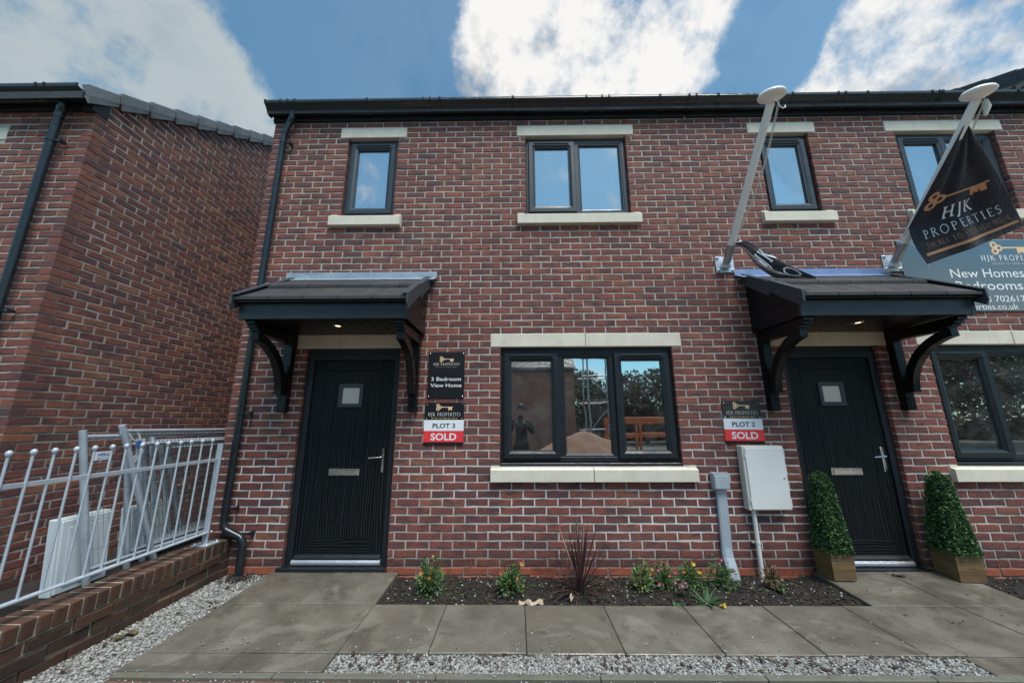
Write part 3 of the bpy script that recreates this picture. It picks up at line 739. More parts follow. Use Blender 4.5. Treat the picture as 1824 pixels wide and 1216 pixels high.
for hh, a, b in ((h1, XL + .0085, XM - .002), (h2, XM + .002, XR)):
    m = MB().box(a, a + .2, .252, 8, -.3, 5.0).box(b - .1, b, .252, 8, -.3, 5.0).box(a + .2, b - .1, 7.8, 8, -.3, 5.0)
    m.box(a + .2, b - .1, .252, 7.8, -.3, -.02).box(a + .2, b - .1, .252, 7.8, 2.42, 2.66).box(a + .2, b - .1, .252, 7.8, 4.9, 5.0).box(a + .2, b - .1, 3.6, 3.7, -.02, 4.9)
    ob('inner_wall', m, 'plaster', hh)
    m = MB().prism([(-.10, 5.09), (4.0, 7.5), (8.1, 5.09), (8.1, 5.0), (4.0, 7.40), (-.10, 5.0)], 'x', a - (.05 if hh is h1 else 0), b)
    ob('roof', m, 'roof_tile', hh)

for i, (a, b, z) in enumerate(LINT):
    par = h1 if a < XM else h2
    if b - a > 1.9:
        c = (a + b) / 2 + (.0 if i == 0 else .0)
        for p, q in ((a, c - .004), (c + .004, b)): ob('lintel', MB().cbox(p, q, -.003, .1, z + .004, z + .146, .004, .0008), 'cast_stone', par)
    else: ob('lintel', MB().cbox(a, b, -.003, .1, z + .004, z + .146, .004, .0008), 'cast_stone', par)
for i, (a, b, z) in enumerate(SILL):
    par = h1 if a < XM else h2
    prs = [(a, (a + b) / 2 - .004), ((a + b) / 2 + .004, b)] if b - a > 1.9 else [(a, b)]
    for p, q in prs:
        m = MB().prism([(.08, z - .147), (.08, z - .003), (.05, z - .003), (-.042, z - .03), (-.046, z - .036), (-.046, z - .143), (-.042, z - .147)], 'x', p, q)
        if p == a: m.box(a + .001, a + .075, -.006, .05, z - .06, z + .004)
        if q == b: m.box(b - .075, b - .001, -.006, .05, z - .06, z + .004)
        ob('window_sill', m, 'cast_stone', par)

def window(par, x0, x1, z0, z1, lights, mat, sillstrip=False, blind=None):
    g = .003
    x0 += g; x1 -= g; z1 -= g
    m = MB()
    zt = z1 - .03
    m.box(x0, x1, .058, .12, zt + .0005, z1)
    zb = z0 + (.032 if sillstrip else .003)
    if sillstrip: m.prism([(.13, z0 + .002), (.13, zb), (.02, zb - .006), (.014, zb - .014), (.014, z0 + .002)], 'x', x0 + .001, x1 - .001)
    m.ring(x0, x1, zb, zt, [(0, .13), (0, .052), (.004, .048), (.044, .048), (.052, .056), (.054, .12)])
    n = len(lights); cx = x0 + .05; W = (x1 - x0) - .10
    w = ob('window', m, mat, par)
    a = cx
    for i, (fr, opener) in enumerate(lights):
        b = a + W * fr
        l0 = a + (.028 if i else 0); l1 = b - (.028 if i < n - 1 else 0)
        if i < n - 1: ob('mullion', MB().cbox(b - .03, b + .03, .05, .12, zb + .05, zt - .05, .003), mat, w)
        if opener:
            s0, s1, q0, q1 = l0 - .018, l1 + .018, zb + .034, zt - .034
            s_ = ob('sash', MB().ring(s0, s1, q0, q1, [(0, .06), (0, .026), (.006, .020), (.048, .020), (.070, .036), (.078, .038), (.080, .10)]), mat, w)
            ins = .078
            ob('trickle_vent', MB().cbox(s0 + .07, s1 - .07, .010, .03, q1 - .03, q1 - .012, .004), mat, w)
            g0, g1, gz0, gz1 = s0 + ins, s1 - ins, q0 + ins, q1 - ins; gy = .06
        else:
            ob('glazing_bead', MB().ring(l0 - .001, l1 + .001, zb + .049, zt - .049, [(0, .055), (.004, .052), (.012, .052), (.030, .070), (.032, .10)]), mat, w)
            g0, g1, gz0, gz1 = l0 + .030, l1 - .030, zb + .079, zt - .079; gy = .078
        ob('pane', MB().box(g0 - .004, g1 + .004, gy, gy + .006, gz0 - .004, gz1 + .004), 'glass', w)
        if blind: ob('blind', MB().box(g0 - .03, g1 + .03, .30, .304, gz1 - blind * (gz1 - gz0), gz1 + .03), 'blind', w)
        a = b
T3 = [(.333, True), (.334, False), (.333, True)]
window(h1, *OPEN[0], T3, 'frame_black', True)
window(h1, *OPEN[2], [(1, True)], 'frame_grey', blind=1.1)
window(h1, *OPEN[3], [(.5, True), (.5, False)], 'frame_grey', blind=1.1)
window(h2, *OPEN[4], T3, 'frame_black', True)
window(h2, *OPEN[6], [(1, True)], 'frame_grey', blind=1.1)
window(h2, *OPEN[7], [(.5, True), (.5, False)], 'frame_grey', blind=1.1)

def door(par, x0, x1):
    z1 = 2.1
    x0 += .004; x1 -= .004
    fr = MB().box(x0, x1, .05, .13, 2.045, z1 - .004)
    fr.ring(x0, x1, -.2, 2.044, [(0, .14), (0, .045), (.005, .040), (.058, .040), (.066, .048), (.068, .14)])
    f = ob('door_frame', fr, 'frame_black', par)
    a, b = x0 + .069, x1 - .069; w = b - a; c = (a + b) / 2
    y = .066; zb, zt = .055, 1.974
    d = ob('door', MB().box(a + .003, b - .003, y + .008, y + .05, zb, zt), 'door_wood', par)
    sa, sb = a + .125, b - .125
    for p, q in ((a + .003, sa - .002), (sb + .002, b - .003)): ob('stile', MB().cbox(p, q, y - .001, y + .0078, zb, zt, .0025), 'door_wood', d)
    ob('top_rail', MB().cbox(sa, sb, y - .001, y + .0078, 1.865, zt, .003), 'door_wood_rail', d)
    ob('bottom_rail', MB().cbox(sa, sb, y - .001, y + .0078, zb, .215, .003), 'door_wood_rail', d)
    n = 5; pw = (sb - sa) / n
    for i in range(n): ob('plank', MB().cbox(sa + i * pw + .001, sa + (i + 1) * pw - .001, y, y + .0078, .219, 1.861, .001), 'door_wood', d)
    wx = c - .012
    ob('glazing_frame', MB().ring(wx - .13, wx + .13, 1.478, 1.725, [(0, y), (0, y - .014), (.006, y - .018), (.034, y - .018), (.04, y - .012), (.041, y + .006)]), 'frame_grey', d)
    ob('door_pane', MB().box(wx - .09, wx + .09, y - .004, y - .001, 1.517, 1.686), 'frosted', d)
    lp = ob('letter_plate', MB().cbox(wx - .155, wx + .155, y - .012, y, .802, .872, .004), 'chrome', d)
    ob('flap', MB().cbox(wx - .135, wx + .135, y - .018, y - .0125, .812, .858, .003), 'chrome', lp if False else d)
    hx = b - .052
    hp = MB().cbox(hx - .014, hx + .014, y - .014, y, .83, 1.07, .006)
    ob('handle_plate', hp, 'chrome', d)
    ob('handle', MB().tube([(hx, y - .01, .985), (hx, y - .05, .985), (hx - .02, y - .055, .983), (hx - .13, y - .052, .975)], .0085, 8), 'chrome', d)
    ob('lock', MB().lathe([(.0, -.02), (.009, -.02), (.011, 0)], (hx, y - .014, .875), 10, (0, -1, 0)), 'chrome', d)
    ob('weather_bar', MB().prism([(y, .052), (y, .085), (y - .012, .08), (y - .03, .06), (y - .03, .052)], 'x', a + .01, b - .01), 'frame_black', d)
    t_ = ob('threshold', MB().prism([(.13, -.005), (.13, .044), (.03, .044), (.018, .026), (.018, .008), (.03, -.005)], 'x', a + .001, b - .001), 'alu', par)
    ob('door_sill', MB().cbox(x0 - .04, x1 + .01, -.03, .048, -.045, -.006, .004).box(x0 + .002, x1 - .002, -.018, .12, -.04, -.008), 'plastic_black', par)
door(h1, OPEN[1][0], OPEN[1][1]); door(h2, OPEN[5][0], OPEN[5][1])

def clip_half(poly, f):
    out = []
    for i, p in enumerate(poly):
        q = poly[(i + 1) % len(poly)]; a, b = f(p), f(q)
        if a >= 0: out.append(p)
        if (a >= 0) != (b >= 0):
            t_ = a / (a - b); out.append((p[0] + (q[0] - p[0]) * t_, p[1] + (q[1] - p[1]) * t_))
    return out
def canopy(par, cx, lead):
    zr = lambda y: 2.875 + .60 * y
    c = ob('porch_canopy', MB().cbox(cx - .752, cx + .752, -.692, -.668, 2.228, 2.378, .003), 'fascia_black', par)
    for s in (-1, 1): ob('fascia_corner', MB().cbox(cx + s * .735 - .022, cx + s * .735 + .022, -.6955, -.664, 2.2245, 2.381, .003), 'fascia_black', c)
    ob('drip_strip', MB().prism([(-.70, 2.379), (-.735, 2.372), (-.738, 2.384), (-.70, 2.393)], 'x', cx - .76, cx + .76), 'plastic_black', c)
    n = 15
    for i in range(n):
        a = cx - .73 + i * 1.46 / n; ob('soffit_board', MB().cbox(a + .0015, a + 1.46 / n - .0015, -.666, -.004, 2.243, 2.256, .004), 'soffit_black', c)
    for s in (-1, 1):
        for za, zb in ((2.236, 2.40), (2.404, 2.56), (2.564, 2.84)):
            poly = clip_half([(-.664, za), (-.004, za), (-.004, zb), (-.664, zb)], lambda p: zr(p[0]) - .045 - p[1])
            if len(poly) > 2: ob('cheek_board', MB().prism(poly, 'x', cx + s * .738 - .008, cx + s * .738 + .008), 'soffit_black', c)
    # roof tiles
    def tile(xa, xb, ya, yb, lift):
        th = .032
        z = lambda y: zr(y) + lift * (1 if y == ya else .25)
        m = MB().prism([(ya, z(ya)), (ya - .004, z(ya) - .004), (ya - .004, z(ya) - th), (yb, z(yb) - th), (yb, z(yb))], 'x', xa + .003, xb - .003)
        ob('roof_tile', fixn_mb(m), 'roof_tile', c)
    xs = [cx - .768 + 1.536 * i / 5 for i in range(6)]
    for a, b in zip(xs, xs[1:]): tile(a, b, -.758, -.39, .0)
    xs = [cx - .768, cx - .62] + [cx - .62 + .30 * i for i in range(1, 5)] + [cx + .768]
    for a, b in zip(xs, xs[1:]): tile(a, b, -.425, -.01, .036)
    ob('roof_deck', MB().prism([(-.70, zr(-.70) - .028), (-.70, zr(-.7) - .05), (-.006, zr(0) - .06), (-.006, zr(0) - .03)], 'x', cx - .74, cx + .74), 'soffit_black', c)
    for s in (-1, 1):
        for ya, yb, d in ((-.775, -.395, .0), (-.405, -.03, .004)):
            xo = cx + s * (.770 + d)
            poly = [(ya, zr(ya) + .022), (yb, zr(yb) + .034), (yb, zr(yb) - .085), (ya + .02, zr(ya) - .115), (ya - .004, zr(ya) - .07)]
            m = MB().prism(poly, 'x', xo, xo + s * .016)
            top = [(ya, zr(ya) + .022), (yb, zr(yb) + .034), (yb, zr(yb) + .042), (ya, zr(ya) + .030)]
            m.prism(top, 'x', xo - s * .05, xo + s * .0161)
            ob('verge_cap', fixn_mb(m), 'verge_dark', c)
    fl_ = MB().prism([(-.001, 2.962), (-.006, 2.962), (-.009, 2.893), (-.115, 2.838), (-.117, 2.828), (-.001, 2.88)], 'x', cx - .845, cx + .845)
    ob('flashing', fl_, lead, c)
    for s in (-1, 1):
        xc = cx + s * .668; w = .042
        poly = [(-.004, 1.425), (-.07, 1.425), (-.078, 1.433), (-.078, 2.232), (-.004, 2.232)]
        br = ob('bracket', MB().prism(poly, 'x', xc - w, xc + w), 'bracket_black', c)
        arm = [(-.079, 2.232), (-.079, 2.13), (-.56, 2.13), (-.575, 2.15), (-.60, 2.15), (-.60, 2.172), (-.628, 2.172), (-.628, 2.196), (-.655, 2.196), (-.655, 2.232)]
        ob('bracket_arm', MB().prism(arm, 'x', xc - w, xc + w), 'bracket_black', c)
        cy, cz, r1, r0 = -.625, 1.60, .545, .468
        A = [(cy + r1 * math.cos(R(t)), cz + r1 * math.sin(R(t))) for t in np.linspace(0, 84, 19)]
        Bq = [(cy + r0 * math.cos(R(t)), cz + r0 * math.sin(R(t))) for t in np.linspace(84, 0, 19)]
        m = MB(); xa, xb = xc - w + .008, xc + w - .008
        for i in range(18):
            q = [A[i], A[i + 1], Bq[17 - i], Bq[18 - i]]
            V = [(xa, *p) for p in q] + [(xb, *p) for p in q]
            F = [(0, 1, 5, 4), (2, 3, 7, 6), (0, 3, 2, 1), (4, 5, 6, 7)]
            if i == 0: F.append((0, 4, 7, 3))
            if i == 17: F.append((1, 2, 6, 5))
            m.add(V, F)
        ob('bracket_brace', m, 'bracket_black', c)
    ob('downlight_trim', MB().lathe([(.03, -.001), (.046, -.001), (.048, -.006), (.03, -.010), (.028, -.002)], (cx, -.40, 2.243), 20), 'chrome', c)
    ob('downlight', MB().lathe([(0, -.004), (.022, -.004), (.028, -.003)], (cx, -.40, 2.243), 16), 'lamp_glow', c)
    ld = bpy.data.lights.new('downlight_lamp', 'SPOT'); ld.energy = 5; ld.spot_size = R(120); ld.spot_blend = .8; ld.color = (1, .75, .45); ld.shadow_soft_size = .02
    lo = bpy.data.objects.new('downlight_lamp', ld); COL.objects.link(lo); lo.location = (cx, -.40, 2.232); parent_to(lo, c)
def fixn_mb(m):
    import bmesh
    me = m.mesh('tmp'); bm = bmesh.new(); bm.from_mesh(me); bmesh.ops.recalc_face_normals(bm, faces=bm.faces); bm.to_mesh(me); bm.free(); return me
canopy(h1, -1.56, 'lead'); canopy(h2, 3.42, 'lead_blue')

GP = [(-.022 + (y + .022) * 1.22, 5.012 + (z - 5.016) * 1.22) for y, z in [(-.022, 5.022), (-.05, 5.016), (-.072, 5.022), (-.088, 5.040), (-.098, 5.058), (-.115, 5.072), (-.132, 5.082), (-.138, 5.094), (-.138, 5.118), (-.130, 5.118), (-.128, 5.095), (-.03, 5.085), (-.022, 5.11)]]
def gutter(par, xa, xb, dz=0, dy=0, end0=True, unions=()):
    P = [(y + dy, z + dz) for y, z in GP]
    ob('fascia', MB().cbox(xa + .03, xb, -.022 + dy, -.004 + dy, 4.962 + dz, 5.12 + dz, .003).box(xa + .03, xb, -.003 + dy, .012 + dy, 4.952 + dz, 4.970 + dz), 'fascia_black', par)
    g = ob('gutter', fixn_mb(MB().prism(P, 'x', xa, xb, True)), 'plastic_black', par)
    cyy, czz = -.075 + dy, 5.07 + dz
    big = [(cyy + (y - cyy) * 1.07, czz + (z - czz) * 1.1) for y, z in P[:10]] + [P[10], P[11]]
    x = xa + .35
    while x < xb - .1:
        ob('gutter_bracket', fixn_mb(MB().prism(big, 'x', x, x + .024)), 'plastic_black', g); x += .88
    for u in unions:
        [ob('gutter_union', fixn_mb(MB().prism(big, 'x', u + e_, u + e_ + .02)), 'plastic_black', g) for e_ in (0, .085)]
    if end0: ob('gutter_end', fixn_mb(MB().prism(big, 'x', xa - .006, xa + .012)), 'plastic_black', g)
gutter(h1, -2.86, XM - .001, unions=(-2.68, -.95, 1.2)); gutter(h2, XM + .001, XR, end0=False, unions=(2.24, 4.0, 5.1))

def downpipe(par, pts, clips, side=1):
    d = ob('downpipe', MB().tube(pts, .034, 12), 'plastic_black', par)
    def collar(p, q): ob('pipe_collar', MB().tube([p, q], .0385, 12), 'plastic_black', d)
    for i in (1, 2):
        a = Vector(pts[i]); collar(a + Vector((0, 0, .0)), a + (Vector(pts[i + 1]) - a).normalized() * .05)
    for z in clips:
        x, y = pts[3][0], pts[3][1]
        ob('pipe_clip', MB().tube([(x, y, z - .012), (x, y, z + .012)], .0395, 12).box(x + side * .03, x + side * .095, y - .004, y + .004, z - .011, z + .011).box(x + side * .062, x + side * .094, y + .002, -y * 0 + y + .052, z - .014, z + .014), 'plastic_black', d)
    return d
dp = downpipe(h1, [(-2.555, -.082, 5.03), (-2.555, -.082, 4.94), (-2.63, -.062, 4.79), (-2.635, -.062, 4.72), (-2.635, -.062, .42), (-2.632, -.062, .37), (-2.60, -.062, .33), (-2.46, -.062, .272), (-2.428, -.062, .24), (-2.42, -.062, .19), (-2.42, -.062, -.1)], [4.62, 2.80, 1.42, .52])
ob('pipe_clip', MB().box(-2.44, -2.36, -.066, -.058, .29, .31).box(-2.385, -2.355, -.06, -.002, .287, .313), 'plastic_black', dp)
# air bricks
for par, xa in ((h1, .285), (h2, 2.52)):
    m = MB().ring(xa, xa + .225, -.086, -.006, [(0, -.004), (.012, -.004), (.012, .012)])
    for i in range(5): m.box(xa + .012, xa + .213, -.003, .003, -.074 + i * .0135, -.068 + i * .0135)
    for i in range(11): m.box(xa + .02 + i * .0185, xa + .026 + i * .0185, -.002, .004, -.076, -.014)
    ob('air_brick', m, 'brick_red_plinth', par)
for par, xs in ((h1, (-.28, .63, 1.15, 1.78)), (h2, (4.6, 5.5))):
    for xw in xs: ob('weep_vent', MB().cbox(xw, xw + .011, -.004, .02, .002, .068, .001), 'brick_red_plinth', par)

# ================================================================== NEIGHBOUR ON THE LEFT
LX, LY, LZ = -4.13, -.70, -.5625
lh = thing('brick_house', (-6.5, 2.5, LZ), 'brick house on the far left with a bare gable wall and grey verge caps', 'house', 'new brick houses in the row')
SLP = .655
def vz(y): return 4.56 + SLP * (y + .80)         # line under the verge caps
lb = []
lhole = [(-6.6, -5.1, 2.9, 4.125), (-6.7, -4.99, 4.125, 4.275), (-6.7, -4.99, 2.75, 2.9)]
for k in range(0, 95):
    z0 = LZ + k * .075
    if z0 < -.25: continue
    if z0 + .075 < 4.53:
        for u, l in lay(z0, free_ranges(-7.6, LX - (.1125 if k % 2 else 0), z0, z0 + .075, lhole), LX - (.1125 if k % 2 else 0)): lb.append((u, LY, z0 + .0375, 0, l))
    y0 = LY + (0 if k % 2 else .1125)
    ystart = max(y0, -.80 + (z0 + .03 - 4.50) / SLP)
    if ystart < 4.2:
        for u, l in lay(z0, [(ystart, 4.4)], y0): lb.append((LX, u, z0 + .0375, math.pi / 2, l))
place_bricks(lh, lb, 'brick_single_warm', 'brick_island_warm')
m = MB()
for xa, xb, za, zb in ((-9, -6.606, -.6, 4.45), (-5.094, LX - .0085, -.6, 4.45), (-6.606, -5.094, -.6, 2.894), (-6.606, -5.094, 4.131, 4.45)): m.box(xa, xb, LY + .0055, LY + .2, za, zb)
yr = 3.9
m.prism([(LY + .2, -.6), (8.5, -.6), (8.5, vz(-.8) - .1), (yr, vz(yr) - .05), (LY + .2, vz(LY + .2) - .05)], 'x', LX - .2, LX - .0055)
m.prism([(LY + .0055, 4.45), (LY + .2, 4.45), (LY + .2, vz(LY + .2) - .05), (LY + .0055, vz(LY) - .05)], 'x', LX - .2, LX - .0055)
ob('wall', m, 'mortar', lh)
ob('lintel', MB().cbox(-6.69, -4.992, LY - .003, LY + .1, 4.129, 4.271, .004), 'cast_stone', lh)
ob('window_sill', MB().cbox(-6.69, -4.992, LY - .045, LY + .1, 2.754, 2.896, .004), 'cast_stone', lh)
wf = ob('window', MB().ring(-6.597, -5.103, 2.9, 4.122, [(0, LY + .13), (0, LY + .05), (.05, LY + .05), (.056, LY + .12)]), 'frame_grey', lh)
ob('pane', MB().box(-6.55, -5.15, LY + .09, LY + .096, 2.95, 4.07), 'glass', wf)
ob('roof', MB().prism([(-.85, vz(-.85) + .02), (yr, vz(yr) + .02), (8.6, vz(-.8)), (8.6, vz(-.8) - .1), (yr, vz(yr) - .07), (-.85, vz(-.85) - .06)], 'x', -9, LX + .008), 'roof_tile', lh)
gutter(lh, -9, LX - .07, dz=-.5, dy=LY, end0=False, unions=(-4.62,))
ob('gutter_end', fixn_mb(MB().prism([(y + LY, z - .5) for y, z in GP], 'x', LX - .069, LX - .055)), 'fascia_black', lh)
ob('eaves_box', MB().cbox(LX - .10, LX + .006, LY - .05, LY + .10, 4.43, 4.60, .004), 'fascia_black', lh)
g_ = .335 / math.hypot(1, SLP)
for i in range(14):
    ya = -.84 + i * g_; yb = ya + g_ + .035; o_ = .008
    za = lambda y: vz(y)
    sec = []
    V = []; n_ = 7
    for t_, fl in ((0, 1.25), (.80, .85), (.86, .45), (1, .40)):
        y = ya + (yb - ya) * t_; z = za(y); lift = .026 * (1 - t_) 
        x = LX + .022 + .026 * fl
        V += [(LX - .04, y, z + .075 + lift), (x - .012, y, z + .078 + lift), (x, y, z + .066 + lift), (x + .002, y + .01, z - .02), (x - .004, y + .022 * fl, z - .075 * fl), (x - .014, y + .022 * fl, z - .078 * fl), (LX + .012, y + .012, z - .03)]
    F = []
    for a in range(3):
        for k in range(n_): F.append((a * n_ + k, a * n_ + (k + 1) % n_, a * n_ + n_ + (k + 1) % n_, a * n_ + n_ + k))
    F += [tuple(range(n_))[::-1], tuple(range(3 * n_, 4 * n_))]
    ob('verge_cap', fixn_mb(MB().add(V, F)), 'verge_grey', lh)
downpipe(lh, [(-4.385, LY - .082, 4.53), (-4.385, LY - .082, 4.43), (-4.405, LY - .07, 4.36), (-4.41, LY - .07, 4.3), (-4.41, LY - .07, -.3)], [4.05, 2.3, .8])

# ================================================================== NEIGHBOUR ON THE RIGHT (steps up the slope)
rh = thing('brick_house', (9, 2, 0), 'grey tiled roof edge of the next house, stepping up at the far right', 'house', 'new brick houses in the row')
RXX = 6.72
def rz(y): return 5.70 + .585 * (y - .2)
ob('wall', MB().prism([(.0, -.3), (8, -.3), (8, 5.4), (4, rz(4) - .1), (0, rz(0) - .1)], 'x', RXX + .02, RXX + .2).box(RXX + .2, 12, 0, .2, -.3, 5.4), 'mortar', rh)
rb = []
for k in range(60, 100):
    z0 = k * .075
    ys = max(0 if k % 2 else .1125, .2 + (z0 + .09 + .08 - 5.70) / .585)
    if ys < 3.8:
        for u, l in lay(z0, [(ys, 4.0)], .1125 * (k % 2)): rb.append((RXX + .0115, u, z0 + .0375, -math.pi / 2, l))
place_bricks(rh, rb, 'brick_single', 'brick_island', 0)
ob('roof', MB().prism([(-.12, rz(-.12) + .07), (4, rz(4) + .07), (8.2, rz(-.12)), (8.2, rz(-.12) - .1), (4, rz(4) - .03), (-.12, rz(-.12) - .03)], 'x', RXX - .01, 12), 'roof_tile', rh)
for i in range(14):
    ya = -.14 + i * .29; yb = ya + .32; V = []
    for t_, f_ in ((0, 1.0), (.86, .92), (1, .8)):
        y = ya + (yb - ya) * t_; z = rz(y); lift = .016 * (1 - t_); x = RXX - .02 - .014 * f_
        V += [(RXX + .05, y, z + .095 + lift), (x + .01, y, z + .098 + lift), (x, y, z + .086 + lift), (x, y + .01, z), (x + .004, y + .02, z - .07 * f_), (x + .014, y + .02, z - .072 * f_)]
    F = []
    for a in range(2):
        for k in range(6): F.append((a * 6 + k, a * 6 + (k + 1) % 6, a * 6 + 6 + (k + 1) % 6, a * 6 + 6 + k))
    F += [tuple(range(6))[::-1], tuple(range(12, 18))]
    ob('verge_cap', fixn_mb(MB().add(V, F)), 'verge_dark', rh)
gutter(rh, RXX + .05, 12, dz=.47)

# ================================================================== LOW WALL WITH RAILING
gw = thing('garden_wall', (-2.68, -1, -.1), 'low brick garden wall with brick-on-edge coping at the left of the path', 'wall')
ob('wall_core', MB().box(-2.770, -2.585, -2.6, -.005, -.3, .150).box(-2.776, -2.578, -2.6, -.005, .1501, .2485), 'mortar_garden', gw)
gb = []
for k in range(-3, 2):
    z0 = k * .075
    for u, l in lay(z0, [(-2.6, -.004)], -.004 - (.1125 if k % 2 else 0)):
        gb.append((-2.571 + random.choice((0, .002, .006, -.006, -.009 if k == 0 else 0)), u, z0 + .0375, math.pi / 2, l)); gb.append((-2.785, u, z0 + .0375, -math.pi / 2, l))
place_bricks(gw, gb, 'brick_garden', 'brick_garden', 300)
y = -.006
while y > -2.6:
    ob('coping_brick', MB().cbox(-2.787 + U(-.003, .003), -2.569 + U(-.003, .003), y - .065, y, .157, .2535 + U(-.002, .002), .006, .0015), 'brick_garden', gw); y -= .0755
rl = thing('railing', (-2.65, -1.2, .25), 'galvanised railing with ball-topped bars on the low brick wall', 'railing')
RXc = -2.652
ob('post', MB().cbox(RXc - .026, RXc + .026, -.235, -.229, .265, 1.135, .001).cbox(RXc - .026, RXc - .020, -.2285, -.18, .265, 1.135, .001), 'galv', rl)
ob('base_plate', MB().cbox(RXc - .075, RXc + .075, -.29, -.14, .2545, .2645, .002), 'galv', rl)
for bx, by in ((-.055, -.27), (.055, -.27), (-.055, -.16), (.055, -.16)): ob('bolt', MB().lathe([(.0, .014), (.008, .014), (.009, 0)], (RXc + bx, by, .2645), 6), 'galv', rl)
ob('rail', MB().cbox(RXc - .005, RXc + .005, -2.6, -.237, .975, 1.003, .002), 'rail_paint', rl)
ob('rail', MB().cbox(RXc - .02, RXc + .02, -2.6, -.237, .352, .364, .002), 'rail_paint', rl)
for zz in (.99, .36): ob('bolt', MB().lathe([(.0, .012), (.010, .012), (.011, 0)], (RXc + .026, -.21, zz), 6, (1, 0, 0)), 'galv', rl)
bar = MB().tube([(0, 0, .364), (0, 0, 1.150)], .0070, 8).lathe([(.0070, 1.148), (.010, 1.152), (.0145, 1.160), (.0155, 1.168), (.013, 1.178), (.006, 1.184), (0, 1.185)], (0, 0, 0), 12).mesh('bar'); bar.materials.append(MATS['rail_paint'])
for i in range(21):
    o = bpy.data.objects.new('bar', bar); COL.objects.link(o); o.parent = rl; o.matrix_parent_inverse = rl.matrix_basis.inverted()
    o.location = (RXc, -.34 - .105 * i, 0); o.rotation_euler = (U(-.006, .006), U(-.006, .006), 0)

# ================================================================== STACKED MESH FENCE PANELS
def heras(yt, x, zt, tilt, label, length=3.2, wires=True, lean=.10):
    """steel mesh panel standing along the gable; yt = top of the near upright, tilt = how far its foot stands back"""
    zb = .186
    t = thing('mesh_fence_panel', (x, yt, zb), label, 'fence panel', 'mesh fence panels stacked between the houses')
    def P(s, z):       # s along the panel, z height
        f = (z - zb) / (zt - zb)
        return (x - lean * f, yt + tilt * (1 - f) + s, z - s * .012)
    for s in (0, length): ob('upright', MB().tube([P(s, zb), P(s, (zb + zt) / 2), P(s, zt)], .0215, 10), 'galv', t)
    for z in (zt - .045, zb + .12): ob('crossbar', MB().tube([P(.015, z), P(length / 2, z), P(length - .015, z)], .0145, 8), 'galv', t)
    if wires:
        m = MB(); s = .045
        while s < min(length, 2.2):
            m.tube([P(s, zb + .12), P(s, zt - .03)], .0013, 4, False); s += .037
        for z in np.arange(zb + .25, zt - .05, .2): m.tube([P(.01, z), P(2.2, z)], .0013, 4, False)
        ob('mesh_wires', m, 'wire', t, kind='stuff')
    return t
hp = heras(-1.135, -2.90, 1.278, .22, 'nearest steel mesh panel with a small printed plate on its wires', lean=.04)
heras(-.905, -2.875, 1.312, .46, 'steel mesh panel whose upright tilts across the others, second from the front', lean=.04)
heras(-.73, -2.99, 1.20, .17, 'steel mesh panel third from the front of the stack between the houses', lean=.04)
heras(-.61, -3.02, 1.195, .20, 'steel mesh panel fourth from the front of the stack between the houses', lean=.04)
heras(-.54, -3.06, 1.19, .22, 'steel mesh panel fifth from the front of the stack between the houses', lean=.04)
heras(-.42, -3.10, 1.21, .21, 'steel mesh panel sixth from the front of the stack between the houses', lean=.04)
heras(-.28, -3.15, 1.165, .26, 'steel mesh panel seventh from the front of the stack between the houses', lean=.04)
heras(-.16, -3.19, 1.135, .30, 'rearmost steel mesh panel of the stack between the houses', lean=.04)
# printed plate on the nearest panel
px = -2.915
pl = ob('name_plate', MB().cbox(px - .003, px + .003, -1.05, -.93, 1.062, 1.122, .001), 'sign_white', hp)
tm = text_mb('HERAS', 0, .085, 0, .024, 0, .02); tm.v = [(px + .0042, -1.028 + a, 1.103 + c) for a, b, c in tm.v]; ob('lettering', tm, 'ink_blue', pl)
tm = text_mb('0800 073 800', 0, .085, 0, .012, 0); tm.v = [(px + .0042, -1.028 + a, 1.075 + c) for a, b, c in tm.v]; ob('lettering', tm, 'ink_dark', pl)
pl2 = ob('name_plate', MB().cbox(-.003, .003, -.055, .055, -.022, .022, .001), 'sign_white', hp); pl2.location = (-2.93, -.72, 1.07); pl2.rotation_euler = (R(58), 0, 0)
ob('cable_tie', MB().tube([(-2.915, -.86, 1.27), (-2.90, -.82, 1.20), (-2.91, -.77, 1.18), (-2.93, -.74, 1.13)], .008, 6), 'rope', hp)
ob('cable_tie', MB().tube([(-2.915, -.79, 1.27), (-2.905, -.76, 1.22), (-2.91, -.735, 1.15)], .007, 6), 'rope', hp)
ob('cable_tie', MB().cbox(-2.91, -2.895, -.775, -.745, 1.14, 1.19, .004), 'ink_blue', hp)
ob('soil_bank', MB().box(-3.45, -2.789, -1.16, 4.0, -.3, .185), 'soil', kind='structure')
# white boxes leaning behind the railing
def white_box(y0, y1, x, zt, zb, th, label, lean=.12):
    t = thing('white_cabinet', (x, (y0 + y1) / 2, zb), label, 'cabinet', 'white cabinets leaning behind the railing')
    def sh(m):
        m.v = [(a - (c - zb) * lean, b, c) for a, b, c in m.v]; return m
    ob('box', sh(MB().cbox(x - th, x - .018, y0, y1, zb, zt, .006)), 'white_plastic', t)
    ob('cover', sh(MB().cbox(x - .0175, x, y0 + .012, y1 - .012, zb + .012, zt - .012, .005)), 'white_plastic', t)
    ob('cover_rim', sh(MB().cbox(x + .0005, x + .005, y0 + .05, y1 - .05, zb + .05, zt - .06, .002)), 'white_plastic', t)
white_box(-1.08, -.74, -2.945, .672, .187, .09, 'flat white cabinet leaning behind the railing at its near end')
white_box(-.50, -.14, -3.06, .625, .187, .09, 'second white cabinet farther back behind the stacked mesh panels')

